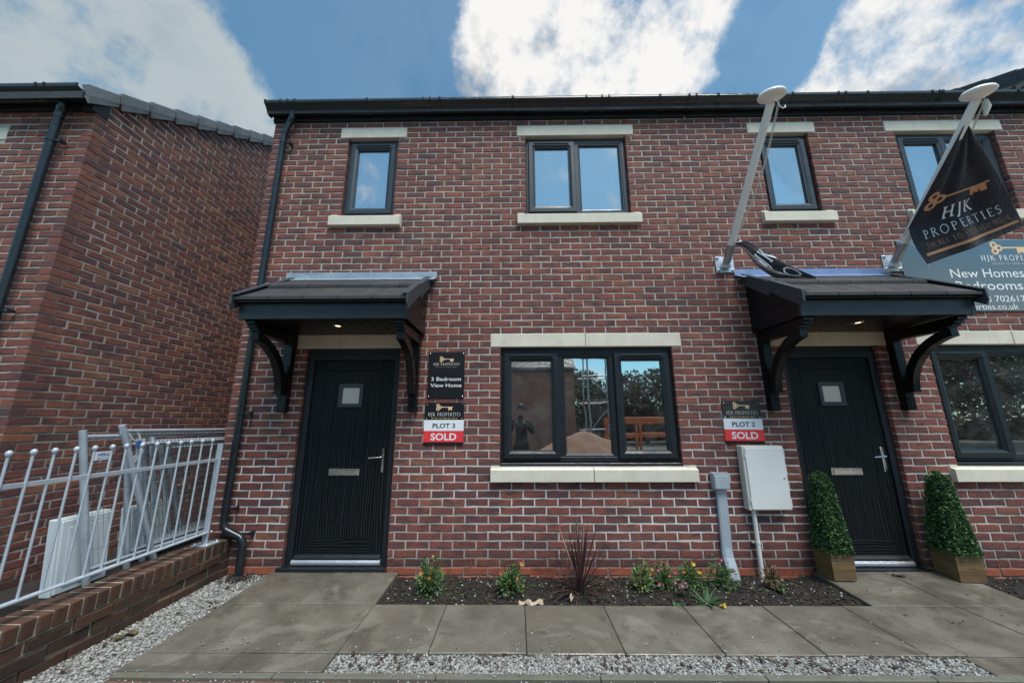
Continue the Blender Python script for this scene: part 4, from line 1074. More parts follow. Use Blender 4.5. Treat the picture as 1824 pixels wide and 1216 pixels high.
# ================================================================== THINGS ON THE WALL
def board(name, x0, x1, z0, z1, mat, label, cat, group, y=-.012, th=.010):
    t = thing(name, ((x0 + x1) / 2, y, z0), label, cat, group)
    ob('panel', MB().cbox(x0, x1, y, y + th, z0, z1, .001), mat, t); return t
YS = -.0132
s1 = board('sign', -.757, -.378, 1.566, 2.05, 'sign_black', 'black sign reading 3 Bedroom View Home right of the plot 3 door', 'sign', 'signs on the brick wall')
ob('emblem', key_wall(-.64, -.49, 1.972, YS), 'ink_gold', s1)
ob('lettering', serif_wall('HJK PROPERTIES', -.705, -.43, 1.92, .026, YS, .7), 'ink_white', s1)
ob('lettering', serif_wall('THE KEY TO YOUR NEW HOME', -.675, -.455, 1.888, .012, YS, 1.2), 'ink_brown', s1)
ob('lettering', text_mb('3 Bedroom', -.722, -.412, 1.765, .040, YS, .006), 'ink_white', s1)
ob('lettering', text_mb('View Home', -.728, -.404, 1.700, .040, YS, .006), 'ink_white', s1)
for a, b in ((-.742, 2.033), (-.393, 2.033), (-.742, 1.583), (-.393, 1.583)): ob('screw', MB().lathe([(0, .004), (.006, .003), (.007, 0)], (a, -.012, b), 8, (0, -1, 0)), 'chrome', s1)
def plot_sign(x0, x1, zt, num, label, mat):
    w = x1 - x0
    t = thing('sign', ((x0 + x1) / 2, -.012, zt - .40), label, 'sign', 'signs on the brick wall')
    ob('panel', MB().cbox(x0, x1, -.012, -.002, zt - .175, zt, .001), mat, t)
    ob('panel', MB().cbox(x0 - .004, x1, -.0135, -.002, zt - .283, zt - .1755, .001), 'sign_white', t)
    ob('panel', MB().cbox(x0 - .006, x1, -.0135, -.002, zt - .393, zt - .2835, .001), 'sign_red', t)
    ob('panel', MB().cbox(x0 - .006, x1, -.011, -.002, zt - .418, zt - .3935, .001), 'sign_black', t)
    c = (x0 + x1) / 2
    ob('emblem', key_wall(c - .085, c + .085, zt - .048, YS), 'ink_gold', t)
    ob('lettering', serif_wall('HJK PROPERTIES', x0 + .035, x1 - .035, zt - .118, .034, YS, .7), 'ink_white', t)
    ob('lettering', serif_wall('THE KEY TO YOUR NEW HOME', x0 + .065, x1 - .065, zt - .158, .014, YS, 1.2), 'ink_gold', t)
    ob('lettering', text_mb('PLOT %s' % num, c - .115, c + .115, zt - .23, .046, -.0145, .025), 'ink_dark', t)
    ob('lettering', text_mb('SOLD', c - .13, c + .13, zt - .338, .068, -.0145, .02), 'sign_white', t)
    for a, b in ((x0 + .018, zt - .16), (x1 - .018, zt - .16), (x0 + .018, zt - .018), (x1 - .018, zt - .018)): ob('screw', MB().lathe([(0, .004), (.004, .003), (.005, 0)], (a, -.012, b), 8, (0, -1, 0)), 'chrome', t)
    return t
plot_sign(-.772, -.372, 1.522, '3', 'black, white and red sign reading PLOT 3 SOLD under the black sign', 'sign_black')
ps = plot_sign(2.25, 2.632, 1.528, '2', 'black, white and red sign reading PLOT 2 SOLD above the white meter box', 'sign_slate')
ps.rotation_euler = (0, R(.6), 0)
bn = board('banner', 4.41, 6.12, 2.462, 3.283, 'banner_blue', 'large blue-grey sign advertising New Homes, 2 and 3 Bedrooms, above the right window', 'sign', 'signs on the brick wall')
ob('emblem', key_wall(5.42, 5.80, 3.185, YS), 'ink_gold', bn)
ob('lettering', serif_wall('HJK PROPERTIES', 5.28, 5.98, 3.068, .062, YS, 1.0), 'ink_white', bn)
ob('lettering', serif_wall('THE KEY TO YOUR NEW HOME', 5.38, 5.88, 3.0, .022, YS, .8), 'ink_white', bn)
ob('lettering', text_mb('New Homes', 4.905, 5.69, 2.895, .105, YS, .004), 'ink_white', bn)
ob('lettering', text_mb('2 & 3 Bedrooms', 4.50, 5.635, 2.752, .105, YS, .004), 'ink_white', bn)
ob('lettering', text_mb('Call 07513 702617', 4.80, 5.62, 2.600, .072, YS, .002), 'ink_white', bn)
ob('lettering', text_mb('www.hjkproperties.co.uk', 4.50, 5.52, 2.512, .066, YS, .002), 'ink_white', bn)

# meter box, cable box, pipe
mb_ = thing('meter_box', (2.54, -.05, .51), 'white meter cabinet fixed to the wall below the PLOT 2 sign', 'meter box')
ob('cabinet', MB().cbox(2.345, 2.742, -.088, -.001, .508, 1.094, .006), 'meter_frame', mb_)
ob('cabinet_door', MB().cbox(2.367, 2.737, -.101, -.0885, .520, 1.078, .004), 'meter_white', mb_)
ob('lock', MB().lathe([(0, .004), (.008, .004), (.010, 0)], (2.705, -.101, .80), 10, (0, -1, 0)), 'steel', mb_)
for zz in (.6, 1.0): ob('hinge', MB().cbox(2.358, 2.3665, -.098, -.0885, zz - .02, zz + .02, .001), 'meter_frame', mb_)
ob('supply_pipe', MB().tube([(2.405, -.045, .515), (2.405, -.045, -.12)], .019, 12), 'pipe_white', mb_)
ob('pipe_clip', MB().tube([(2.405, -.045, .215), (2.405, -.045, .235)], .0225, 12).box(2.365, 2.40, -.03, -.001, .218, .232), 'pipe_white', mb_)
cb_ = thing('cable_box', (2.125, -.04, .69), 'small grey-blue cable box with a flat duct running down to the soil', 'cable box')
ob('box', MB().cbox(2.052, 2.203, -.072, -.001, .690, .842, .006), 'duct_grey', cb_)
ob('box_lid', MB().cbox(2.058, 2.197, -.080, -.0725, .696, .820, .005), 'duct_grey', cb_)
for i in range(7): ob('vent_rib', MB().cbox(2.07 + i * .018, 2.08 + i * .018, -.074, -.06, .8425, .848, .001), 'duct_grey', cb_)
ob('duct', MB().prism([(2.088, .689), (2.180, .689), (2.168, .16), (2.076, .16)], 'y', -.034, -.001), 'duct_grey', cb_)
ob('duct_edge', MB().prism([(2.098, .688), (2.170, .688), (2.158, .165), (2.086, .165)], 'y', -.038, -.0345), 'duct_grey', cb_)
V = []
for z, x0, x1, yf in ((.17, 2.074, 2.170, -.040), (.10, 2.074, 2.172, -.052), (.02, 2.076, 2.176, -.085), (-.06, 2.078, 2.180, -.105), (-.14, 2.080, 2.184, -.105)):
    V += [(x0, -.001, z), (x0, yf + .016, z), (x0 + .022, yf, z), (x1 - .022, yf, z), (x1, yf + .016, z), (x1, -.001, z)]
F = []
for a in range(4):
    for k in range(5): F.append((a * 6 + k, a * 6 + k + 1, a * 6 + 7 + k, a * 6 + 6 + k))
F.append((5, 4, 3, 2, 1, 0)); ob('duct_boot', MB().add(V, F, False), 'duct_grey', cb_)

# ================================================================== FLAGPOLES AND FLAGS
def flagpole(x, label, hook):
    d = Vector((0, -1.03, 1.19)).normalized(); b = Vector((x, -.012, 2.99)); L_ = 1.545
    t = thing('flagpole', (x, 0, 3.0), label, 'flagpole', 'white angled flagpoles above the door canopies')
    ob('wall_plate', MB().cbox(x - .1, x + .1, -.012, -.001, 2.925, 3.115, .003), 'plate', t)
    for sx in (-1, 1):
        for sz in (2.948, 3.092): ob('bolt', MB().lathe([(.0, .013), (.011, .012), (.013, .006), (.017, .005), (.018, 0)], (x + sx * .077, -.012, sz), 8, (0, -1, 0)), 'steel', t)
    ob('sleeve', MB().tube([b - d * .005, b + d * .24], .0405, 16), 'steel', t)
    ob('collar', MB().tube([b - d * .0 + Vector((0, -.002, -.006)), b + d * .03], .052, 14), 'plate', t)
    ob('pole', MB().tube([b + d * .235, b + d * L_], .0375, 16, True, .034), 'pole_white', t)
    ob('finial', MB().lathe([(.034, -.04), (.042, -.018), (.085, .002), (.108, .018), (.112, .03), (.10, .05), (.06, .068), (.0, .076)], b + d * L_, 24, (0, -.25, 1)), 'pole_white', t)
    tp = b + d * (L_ - .02)
    r_ = MB()
    p0 = tp + Vector((.055, -.01, -.01)); p1 = b + d * .36 + Vector((.035, 0, -.01))
    for k in (0, .012):
        q = [p0.lerp(p1, i / 12) + Vector((k + .035 * math.sin(math.pi * i / 12), 0, -.03 * math.sin(math.pi * i / 12))) for i in range(13)]; r_.tube(q, .0036, 5, False)
    ob('halyard', r_, 'rope', t)
    w = MB()
    for i in range(4): a = b + d * (.33 + .02 * i); w.tube([a + Vector((.041 * math.cos(t_), -.041 * math.sin(t_) * .75, .041 * math.sin(t_) * .66)) for t_ in np.linspace(0, 6.28, 13)], .0042, 5, False)
    ob('rope_wrap', w, 'rope', t, kind='stuff')
    if hook:
        ob('hook', MB().tube([tp + Vector((.045, -.01, .01)), tp + Vector((.06, -.01, -.06)), tp + Vector((.085, -.01, -.085)), tp + Vector((.11, -.01, -.07)), tp + Vector((.108, -.01, -.05))], .0055, 6), 'pole_white', t)
    else:
        ob('tape', MB().tube([tp + Vector((.05, -.01, -.03)), tp + Vector((.06, -.005, -.09)), tp + Vector((.04, .01, -.17))], [.02, .026, .012], 7), 'rope', t)
    return t
flagpole(2.48, 'white flagpole with a dangling hook over the plot 2 door canopy, its flag drooping', True)
flagpole(4.31, 'white flagpole at the far right carrying the spread black flag', False)

def cloth(name, S, nu, nv, par, th=.0022):
    V = []; F = []
    for j in range(nv + 1):
        for i in range(nu + 1): V.append(S(i / nu, j / nv))
    n0 = len(V)
    def nrm(u, v, e=.01):
        a = Vector(S(min(u + e, 1), v)) - Vector(S(max(u - e, 0), v)); b = Vector(S(u, min(v + e, 1))) - Vector(S(u, max(v - e, 0))); n_ = a.cross(b)
        return n_.normalized() if n_.length > 1e-9 else Vector((0, -1, 0))
    for j in range(nv + 1):
        for i in range(nu + 1): V.append(Vector(V[j * (nu + 1) + i]) - nrm(i / nu, j / nv) * th)
    W = nu + 1
    for j in range(nv):
        for i in range(nu):
            a = j * W + i; F.append((a, a + W, a + W + 1, a + 1)); F.append((n0 + a, n0 + a + 1, n0 + a + W + 1, n0 + a + W))
    for i in range(nu):
        for r in (0, nv): a = r * W + i; F.append((a, a + 1, n0 + a + 1, n0 + a))
    for j in range(nv):
        for c in (0, nu): a = j * W + c; F.append((a, a + W, n0 + a + W, n0 + a))
    o = fixn(ob(name, MB().add(V, F, True), 'flag_cloth', par)); return nrm
def print_on(par, S, nrm, V2, F2, mapf, mat, name, off=.006, side=1):
    """flat 2-D print (V2, F2) laid on the cloth through mapf: (a, b) -> (u, v)"""
    out = []
    for i, (a, b) in enumerate(V2):
        u, v = mapf(a, b); u = min(max(u, .0), 1); v = min(max(v, .0), 1)
        out.append(Vector(S(u, v)) + nrm(u, v) * (off * side + .0002 * (i % 5)))
    ob(name, MB().add(out, F2), mat, par)
# spread flag on the right pole
A = Vector((4.285, -.890, 3.965)); Bp = Vector((4.255, -.290, 3.285)); Cp = Vector((4.303, -.33, 2.862)); Dp = Vector((5.045, -.55, 3.150))
def S2(u, v):
    vb = .68
    if v < vb: l = A.lerp(Bp, v / vb)
    else: l = Bp.lerp(Cp, (v - vb) / (1 - vb)) + Vector((-.03 * math.sin(math.pi * (v - vb) / (1 - vb)), 0, 0))
    r = A.lerp(Dp, v) + Vector((.045, -.03, 0)) * v * 0 + Vector((.035, -.01, .02)) * math.sin(math.pi * v) * .6
    w0 = A + Vector((.05, .0, .01)); r = r + (w0 - A) * (1 - v) ** 2
    p = l.lerp(r, u)
    n = Vector((-.25, -.93, -.25))
    fold = .012 * abs(math.sin(u * 6 + v * 9)) * v + math.sin(u * 15 + 1.3 * v) * .024 * (1 - .55 * v) * min(1, v * 3) + math.sin(u * 7.5 - 3 * v + 1) * .022 * (.3 + .5 * v) + math.sin(u * 23 + v * 11) * .005
    edge = math.sin(math.pi * min(1, max(0, u)))
    sag = Vector((0, 0, -.035)) * math.sin(math.pi * u) * v
    return p + n * fold * (.25 + .75 * edge) + sag * .4
f2 = thing('flag', (4.31, -.4, 3.3), 'black flag spread from the right pole with a copper key and white lettering', 'flag', 'black flags on the poles')
nr2 = cloth('cloth', S2, 96, 96, f2)
s_ = 1 if nr2(.5, .6).y < 0 else -1
V2, F2 = key2d(); print_on(f2, S2, nr2, V2, F2, lambda a, b: (.07 + a * .80, .515 - (b - .2) * .33), 'ink_copper', 'emblem', side=s_)
for body, ua, ub, vc, hh, bold, mat in (('HJK', .33, .66, .650, .100, 1.05, 'ink_white'), ('PROPERTIES', .12, .88, .782, .074, .65, 'ink_white'), ('THE KEY TO YOUR NEW HOME', .10, .92, .876, .040, .9, 'ink_brown')):
    V2, F2, w = serif2d(body, bold, .22 if body == 'PROPERTIES' else .16)
    print_on(f2, S2, nr2, V2, F2, lambda a, b, ua=ua, ub=ub, vc=vc, hh=hh, w=w: (ua + (ub - ua) * a / w, vc + hh / 2 - b * hh), mat, 'lettering', side=s_)
st, fq = stroke_quads([(i / 24, 0) for i in range(25)], .022)
print_on(f2, S2, nr2, st, fq, lambda a, b: (.05 + .92 * a, .938 - b), 'ink_copper', 'stripe', side=s_)
ob('tie', MB().tube([(4.325, -.17, 3.19), (4.37, -.22, 3.10), (4.40, -.27, 2.97), (4.38, -.30, 2.90), (4.335, -.33, 2.872)], .004, 6).tube([(4.32, -.33, 2.87), (4.30, -.335, 2.82)], .003, 5), 'rope', f2)
# drooping flag on the left pole, lying on the canopy tiles
top = [(2.515, -.20, 3.175), (2.572, -.25, 3.125), (2.715, -.30, 2.960), (2.878, -.35, 2.800), (3.085, -.385, 2.700), (3.11, -.39, 2.690)]
bot = [(2.485, -.20, 3.150), (2.512, -.27, 3.025), (2.575, -.31, 2.835), (2.700, -.345, 2.705), (2.850, -.36, 2.700), (3.095, -.40, 2.680)]
def crv(P, t):
    n = len(P) - 1; i = min(int(t * n), n - 1); f = t * n - i
    g = lambda k: Vector(P[max(0, min(n, k))])
    a, b, c, d = g(i - 1), g(i), g(i + 1), g(i + 2)
    return .5 * ((2 * b) + (c - a) * f + (2 * a - 5 * b + 4 * c - d) * f * f + (3 * b - a - 3 * c + d) * f ** 3)
def S1(u, v):
    p = crv(top, u).lerp(crv(bot, u), v); e = math.sin(math.pi * min(1, u * 1.05 + .02)) 
    n = Vector((.1, -.9, .45)).normalized()
    fold = (.030 * math.sin(v * 7.5 + 2.0 * u + .6) + .012 * abs(math.sin(v * 9 + u * 4 + 1)) + .006 * math.sin(u * 14 + v * 6)) * max(e, 0) * (1 - .3 * u)
    return p + n * (fold + .03 * max(e, 0))
f1 = thing('flag', (2.5, -.2, 2.75), 'crumpled black flag drooping from the left pole onto the canopy tiles', 'flag', 'black flags on the poles')
nr1 = cloth('cloth', S1, 80, 80, f1)
s_ = 1 if nr1(.5, .4).y < 0 else -1
for body, u0, v0, hu, wv, bold in (('HJK', .40, .70, .15, .66, 1.2), ('PRO', .65, .72, .13, .66, .95)):
    V2, F2, w = serif2d(body, bold, .14)
    print_on(f1, S1, nr1, V2, F2, lambda a, b, u0=u0, v0=v0, hu=hu, wv=wv, w=w: (u0 + (.5 - b) * hu, v0 - wv * a / w), 'ink_white', 'lettering', side=s_, off=.008)
st, fq = stroke_quads([(i / 8, 0) for i in range(9)], .5)
print_on(f1, S1, nr1, st, fq, lambda a, b: (.17 + .10 * a, .62 + b * .25), 'ink_copper', 'emblem', side=s_, off=.008)
print_on(f1, S1, nr1, st, fq, lambda a, b: (.935 + b * .05, .2 + .6 * a), 'ink_copper', 'stripe', side=s_, off=.008)
st, fq = stroke_quads([(i / 12, 0) for i in range(13)], .16)
print_on(f1, S1, nr1, st, fq, lambda a, b: (.02 + .10 * a, .05 + b), 'ink_white', 'hem', side=s_, off=.008)

# ================================================================== PLANTS
def leaf_quads(out, p, d, nrm, l, w, fold=.25, segs=1):
    """one leaf blade from p along d"""
    d = d.normalized(); s_ = d.cross(nrm).normalized(); n = s_.cross(d)
    V, F = out; o = len(V)
    tip = p + d * l - n * l * .15; mid = p + d * l * .5 - n * l * .0
    V += [tuple(p), tuple(mid + s_ * w - n * -w * fold), tuple(tip), tuple(mid - s_ * w - n * -w * fold), tuple(mid - n * w * .12)]
    F += [(o, o + 4, o + 1), (o + 4, o + 2, o + 1), (o, o + 3, o + 4), (o + 4, o + 3, o + 2)]
def rdir(up=.0):
    v = Vector((random.gauss(0, 1), random.gauss(0, 1), random.gauss(0, 1) + up)); return v.normalized()
def topiary(cx, cy, zb, label, w=.235, h=.245, rot=0):
    t = thing('potted_topiary', (cx, cy, zb), label, 'topiary', 'box topiaries either side of the plot 2 door')
    hw = w / 2
    zt = zb + h; k = .93           # planter narrows slightly downwards
    pn = 3
    for s in range(4):
        for i in range(pn):
            z0 = zb + h * i / pn + .001; z1 = zb + h * (i + 1) / pn - .001
            def half(z): return hw * (k + (1 - k) * (z - zb) / h)
            a0, a1 = half(z0), half(z1); th = .012
            e = 0 if s % 2 else .012
            V = []
            for z, a in ((z0, a0), (z1, a1)):
                V += [(-a + (.0 if s % 2 == 0 else .0121), -a, z), (a - (.0 if s % 2 == 0 else .0121), -a, z), (a - (.0 if s % 2 == 0 else .0121), -a + th, z), (-a + (.0 if s % 2 == 0 else .0121), -a + th, z)]
            F = [(0, 1, 5, 4), (1, 2, 6, 5), (2, 3, 7, 6), (3, 0, 4, 7), (0, 3, 2, 1), (4, 5, 6, 7)]
            q = Matrix.Rotation(s * math.pi / 2 + rot, 3, 'Z')
            V = [tuple(q @ Vector(v) + Vector((cx, cy, 0))) for v in V]
            ob('planter_board', MB().add(V, F), 'planter_wood', t)
    q = Matrix.Rotation(rot, 3, 'Z')
    H = .665; r0, r1 = hw * 1.06, .052
    def rad(f): return (r0 + (r1 - r0) * f ** 1.12) * (1 - .6 * max(0, (f - .88) / .12) ** 2)
    m = MB(); V = []
    for f in np.linspace(0, 1, 8):
        a = rad(f) * .86; z = zt - .03 + H * f * .97
        V += [tuple(q @ Vector((sx * a, sy * a, 0)) + Vector((cx, cy, z))) for sx, sy in ((-1, -1), (1, -1), (1, 1), (-1, 1))]
    F = [(i * 4 + k_, i * 4 + (k_ + 1) % 4, i * 4 + 4 + (k_ + 1) % 4, i * 4 + 4 + k_) for i in range(7) for k_ in range(4)] + [(28, 29, 30, 31)]
    m.add(V, F); ob('core', m, 'leaf_core', t)
    out = ([], [])
    for _ in range(6500):
        f = random.random() ** 1.25; a = rad(f); z = zt - .025 + H * f
        side = random.choice((0, 0, 0, 3, 3, 1, 2)); u_ = U(-1, 1)
        bx, by, nx, ny = [(u_, -1, 0, -1), (1, u_, 1, 0), (u_, 1, 0, 1), (-1, u_, -1, 0)][side]
        # rounded corners
        L_ = (abs(bx) ** 5 + abs(by) ** 5) ** .2; bx /= L_; by /= L_
        n = Vector((nx, ny, .2)); dep = U(.88, 1.07) + .03 * math.sin(z * 60 + u_ * 9)
        p = Vector((bx * a * dep, by * a * dep, 0))
        if f > .97: n = Vector((0, 0, 1)); p *= random.random()
        d = (n * .9 + rdir() * .9).normalized()
        p = q @ p + Vector((cx, cy, z)); d = q @ d
        leaf_quads(out, p, d, (rdir() + Vector((0, 0, .6))).normalized(), U(.015, .024), U(.0055, .009))
    ob('foliage', MB().add(*out), 'leaf_box', t)
simple('leaf_core', (.010, .028, .012), .9, .2)
topiary(3.005, -.135, -.022, 'box topiary in a wooden planter on the left side of the plot 2 door', .205, .235)
topiary(4.075, -.150, -.025, 'box topiary in a wooden planter on the right side of the plot 2 door', .225, .240, R(-4))

# purple cordyline with strap leaves, each leaf a part
cd = thing('cordyline', (.70, -.33, -.09), 'purple spiky cordyline in the flower bed under the window', 'plant')
random.seed(21)
def blade(base, az, el, length, droop, w):
    V = []; n = 7; side = Vector((-math.sin(az), math.cos(az), 0)); p = Vector(base); e = el
    for i in range(n + 1):
        f = i / n; ww = w * (.55 + .9 * f if f < .5 else 1.0 * (1 - (f - .5) / .5) ** .8 + .02)
        d = Vector((math.cos(az) * math.cos(e), math.sin(az) * math.cos(e), math.sin(e)))
        nn = side.cross(d)
        V += [tuple(p - side * ww + nn * ww * .35), tuple(p), tuple(p + side * ww + nn * ww * .35)]
        p = p + d * length / n; e -= droop / n * (.4 + 1.2 * f)
    F = []
    for i in range(n): F += [(i * 3, i * 3 + 3, i * 3 + 4, i * 3 + 1), (i * 3 + 1, i * 3 + 4, i * 3 + 5, i * 3 + 2)]
    return MB().add(V, F, True)
for i in range(58):
    el = R(88) - (i / 58) ** 1.15 * R(88) ; az = i * 2.39996 + U(-.3, .3); low = i > 44
    ln = U(.42, .60) if i < 40 else U(.34, .46)
    ob('leaf', blade((.70 + .012 * math.cos(az), -.33 + .012 * math.sin(az), -.075 + .06 * (1 - i / 58)), az, max(el, R(14)) + U(-.08, .08), ln * .96, U(.05, .25) if i < 30 else (U(.3, .9) if not low else U(1.0, 1.7)), U(.0065, .0105)), 'leaf_cordy', cd)
ob('stem', MB().tube([(.70, -.33, -.13), (.70, -.33, -.01)], .018, 8), 'bark', cd)

def bush(name, x, y, r, h, n, mat, label, cat, leaf=(.022, .038), flowers=(), group=None, stems=6):
    z0 = soil_z(x, y); t = thing(name, (x, y, z0), label, cat, group)
    sm = MB()
    ends = []
    for i in range(stems):
        a = 6.28 * i / stems + U(-.4, .4); e = (x + math.cos(a) * r * U(.3, .8), y + math.sin(a) * r * U(.3, .8), z0 + h * U(.6, 1.0)); ends.append(e)
        sm.tube([(x + .01 * math.cos(a), y + .01 * math.sin(a), z0 - .01), (x + math.cos(a) * r * .3, y + math.sin(a) * r * .3, z0 + h * .45), e], .0025, 5)
    ob('stems', sm, 'leaf_core', t, kind='stuff')
    out = ([], [])
    for _ in range(int(n * 1.7)):
        if random.random() < .5:
            e = random.choice(ends); f = U(.25, 1.05); p = Vector((x, y, z0)).lerp(Vector(e), f) + rdir() * r * .28
        else:
            a = U(0, 6.28); rr = r * math.sqrt(random.random()); p = Vector((x + rr * math.cos(a), y + rr * math.sin(a), z0 + h * U(.08, .9) * (1 - .45 * rr / r)))
        p.z = max(p.z, z0 + .01)
        d = (p - Vector((x, y, z0 + h * .2))).normalized() + rdir() * .6
        l = U(*leaf); leaf_quads(out, p, d, (Vector((0, -.4, 1)) + rdir() * .6).normalized(), l, l * U(.26, .38))
    ob('leaves', MB().add(*out), mat, t)
    for fx, fz, fy, fm, fr in flowers:
        o2 = ([], []); c = Vector((x + fx, y + fy, z0 + fz))
        for k in range(11):
            a = k * 2.4; leaf_quads(o2, c, Vector((math.cos(a), -.5 + .3 * math.sin(a), .7 * math.sin(a) + .3)), rdir(), fr, fr * .42)
        ob('flower', MB().add(*o2), fm, t)
    return t
random.seed(5)
bush('rose_bush', -.575, -.36, .11, .25, 210, 'leaf_rose', 'leafy bush with faded orange blooms at the left end of the flower bed', 'plant', flowers=((-.06, .16, -.06, 'petal_orange', .02), (.015, .13, -.08, 'petal_orange', .018), (.02, .27, 0, 'petal_yellow', .012)))
bush('rose_bush', .115, -.37, .11, .21, 190, 'leaf_rose', 'leafy bush with small orange blooms left of the purple cordyline', 'plant', flowers=((.09, .23, -.03, 'petal_orange', .022), (-.09, .16, -.04, 'petal_orange', .018), (.05, .14, -.08, 'petal_orange', .016)))
bush('dying_plant', 1.22, -.30, .09, .22, 120, 'leaf_pale', 'straggly half-bare green plant right of the purple cordyline', 'plant', stems=8, flowers=((.0, .25, 0, 'petal_yellow', .01), (.09, .17, -.03, 'petal_yellow', .012)))
bush('pink_fuchsia', 1.43, -.26, .11, .20, 230, 'leaf_rose', 'bush with pink flowers left of the yellow blooms', 'plant', (.018, .03), ((-.07, .16, -.06, 'petal_pink', .016), (.02, .20, -.03, 'petal_pink', .016), (.07, .14, -.07, 'petal_pink', .017), (-.08, .07, -.10, 'petal_pink', .018), (.05, .08, -.10, 'petal_pink', .016), (.01, .13, -.1, 'petal_pink', .014)))
bush('yellow_flower_plant', 1.66, -.24, .11, .19, 210, 'leaf_rose', 'green plant with yellow blooms between two pink-flowered bushes', 'plant', (.02, .034), ((.02, .19, -.04, 'petal_yellow', .022), (.05, .14, -.08, 'petal_yellow', .018), (-.07, .13, -.05, 'petal_orange', .014)))
bush('pink_fuchsia', 1.94, -.22, .12, .21, 260, 'leaf_rose', 'bush with pink flowers beside the grey cable duct', 'plant', (.018, .03), ((-.08, .14, -.05, 'petal_pink', .016), (.0, .22, -.02, 'petal_pink', .02), (-.03, .2, -.05, 'petal_pink', .016), (.08, .15, -.06, 'petal_pink', .014)))
bush('dying_plant', 2.36, -.24, .08, .16, 70, 'leaf_autumn', 'small wilted plant at the foot of the white pipe', 'plant', stems=8)
bush('small_shrub', 4.75, -.25, .10, .16, 150, 'leaf_rose', 'small shrub with pink flowers in the bed at the far right', 'plant', flowers=((-.05, .12, -.05, 'petal_pink', .016), (.04, .1, -.06, 'petal_pink', .016)))
# rosette with long strap leaves overhanging the slabs
rs = thing('leafy_rosette', (1.66, -.50, -.09), 'rosette of long green leaves hanging over the slab edge', 'plant')
for i in range(17):
    az = i * 2.4 + .3; b_ = blade((1.66, -.50, -.085), az, R(U(12, 48)), U(.13, .19), U(.5, 1.1), U(.011, .017)); ob('leaf', b_, 'leaf_strap', rs)
# seedlings over the soil
out = ([], [])
for _ in range(150):
    x, y = (U(-.9, 2.85), U(-.56, -.1)); z = soil_z(x, y)
    for k in range(random.randint(3, 6)):
        a = U(0, 6.28); leaf_quads(out, Vector((x, y, z + .008)), Vector((math.cos(a), math.sin(a), .35)), Vector((0, 0, 1)), U(.008, .018), U(.004, .007))
ob('seedlings', MB().add(*out), 'leaf_pale', None, 'tiny green weed seedlings dotted over the flower bed soil', 'seedlings', kind='stuff')
def big_leaf(x, y, l, w, az, mat, label, z=None, curl=.03):
    V = []; n = 8; z = soil_z(x, y) + .012 if z is None else z; k = 6
    c, s_ = math.cos(az), math.sin(az)
    for i in range(n + 1):
        f = i / n; ww = w * math.sin(math.pi * min(.97, max(.03, f))) ** .7
        for j in range(k + 1):
            g = -1 + 2 * j / k; a = (f - .5) * l; b = g * ww * (1 + .15 * math.sin(f * 20))
            V.append((x + a * c - b * s_, y + a * s_ + b * c, z + curl * (abs(g) ** 1.5) * .8 + .012 * math.sin(f * 7 + g * 2) + .01 * math.sin(g * 9)))
    W = k + 1; F = [(i * W + j, i * W + j + 1, i * W + W + j + 1, i * W + W + j) for i in range(n) for j in range(k)]
    me = MB().add(V, F, True); o = ob('fallen_leaf', me, mat, None, label, 'leaf', 'fallen leaves')
    md = o.modifiers.new('thickness', 'SOLIDIFY'); md.thickness = .0012
big_leaf(.225, -.55, .10, .032, R(5), 'dry_leaf', 'curled pale brown dead leaf at the bed edge, left of the other')
big_leaf(.315, -.545, .11, .032, R(14), 'dry_leaf', 'curled pale brown dead leaf at the bed edge, right of the other')
big_leaf(.60, -.47, .07, .016, R(70), 'dry_leaf', 'small upright dry leaf at the foot of the cordyline')
big_leaf(1.52, -.44, .10, .05, R(20), 'leaf_cordy', 'broad grey-purple dead leaf lying on the plants by the rosette', -.0)
big_leaf(1.42, -.555, .09, .045, R(-30), 'leaf_strap', 'lobed green leaf left of the long-leaved rosette')
big_leaf(1.72, -.63, .045, .016, R(-30), 'petal_yellow', 'small yellow fallen leaf on the slab below the rosette', -.04, .008)
big_leaf(2.35, -.36, .09, .022, R(80), 'leaf_pale', 'yellowing leaf below the wilted plant by the white pipe')
big_leaf(3.55, -.14, .09, .014, R(-35), 'bark', 'dark brown fallen leaf on the slab at the second doorstep', -.018, .006)
big_leaf(-2.44, -1.02, .11, .02, R(50), 'leaf_autumn', 'rusty brown leaf on the gravel by the low wall', -.05, .01)

# ================================================================== BEHIND THE VIEWER (seen in the window glass)
oh = thing('brick_house', (-3, -17, -.3), 'brown brick house across the site, seen only reflected in the glass', 'house', 'new brick houses in the row')
t = NT('brick_far'); p = t.pos(); bt = t.n('ShaderNodeTexBrick'); t.L(t.map(p, (1, 1, 1)), bt.inputs['Vector'])
mpn = t.n('ShaderNodeCombineXYZ'); t.L(t.sep(p, 0), mpn.inputs[0]); t.L(t.sep(p, 2), mpn.inputs[1]); t.L(mpn.outputs[0], bt.inputs['Vector'])
bt.inputs['Color1'].default_value = (.34, .13, .075, 1); bt.inputs['Color2'].default_value = (.25, .10, .065, 1); bt.inputs['Mortar'].default_value = (.40, .37, .33, 1)
bt.inputs['Scale'].default_value = 1; bt.inputs['Brick Width'].default_value = .225; bt.inputs['Row Height'].default_value = .075; bt.inputs['Mortar Size'].default_value = .005
t.col(bt.outputs[0]); t.rough(.85)
ob('wall', MB().box(-9, 3.35, -24, -16, -.5, 4.05), 'brick_far', oh)
ob('roof', MB().prism([(-24.3, 4.1), (-20, 7.2), (-15.7, 4.1), (-15.7, 4.0), (-20, 7.05), (-24.3, 4.0)], 'x', -9.1, 3.45), 'roof_tile', oh)
ob('gutter', MB().cbox(-9, 3.4, -15.98, -15.75, 3.98, 4.22, .04), 'plastic_black', oh)
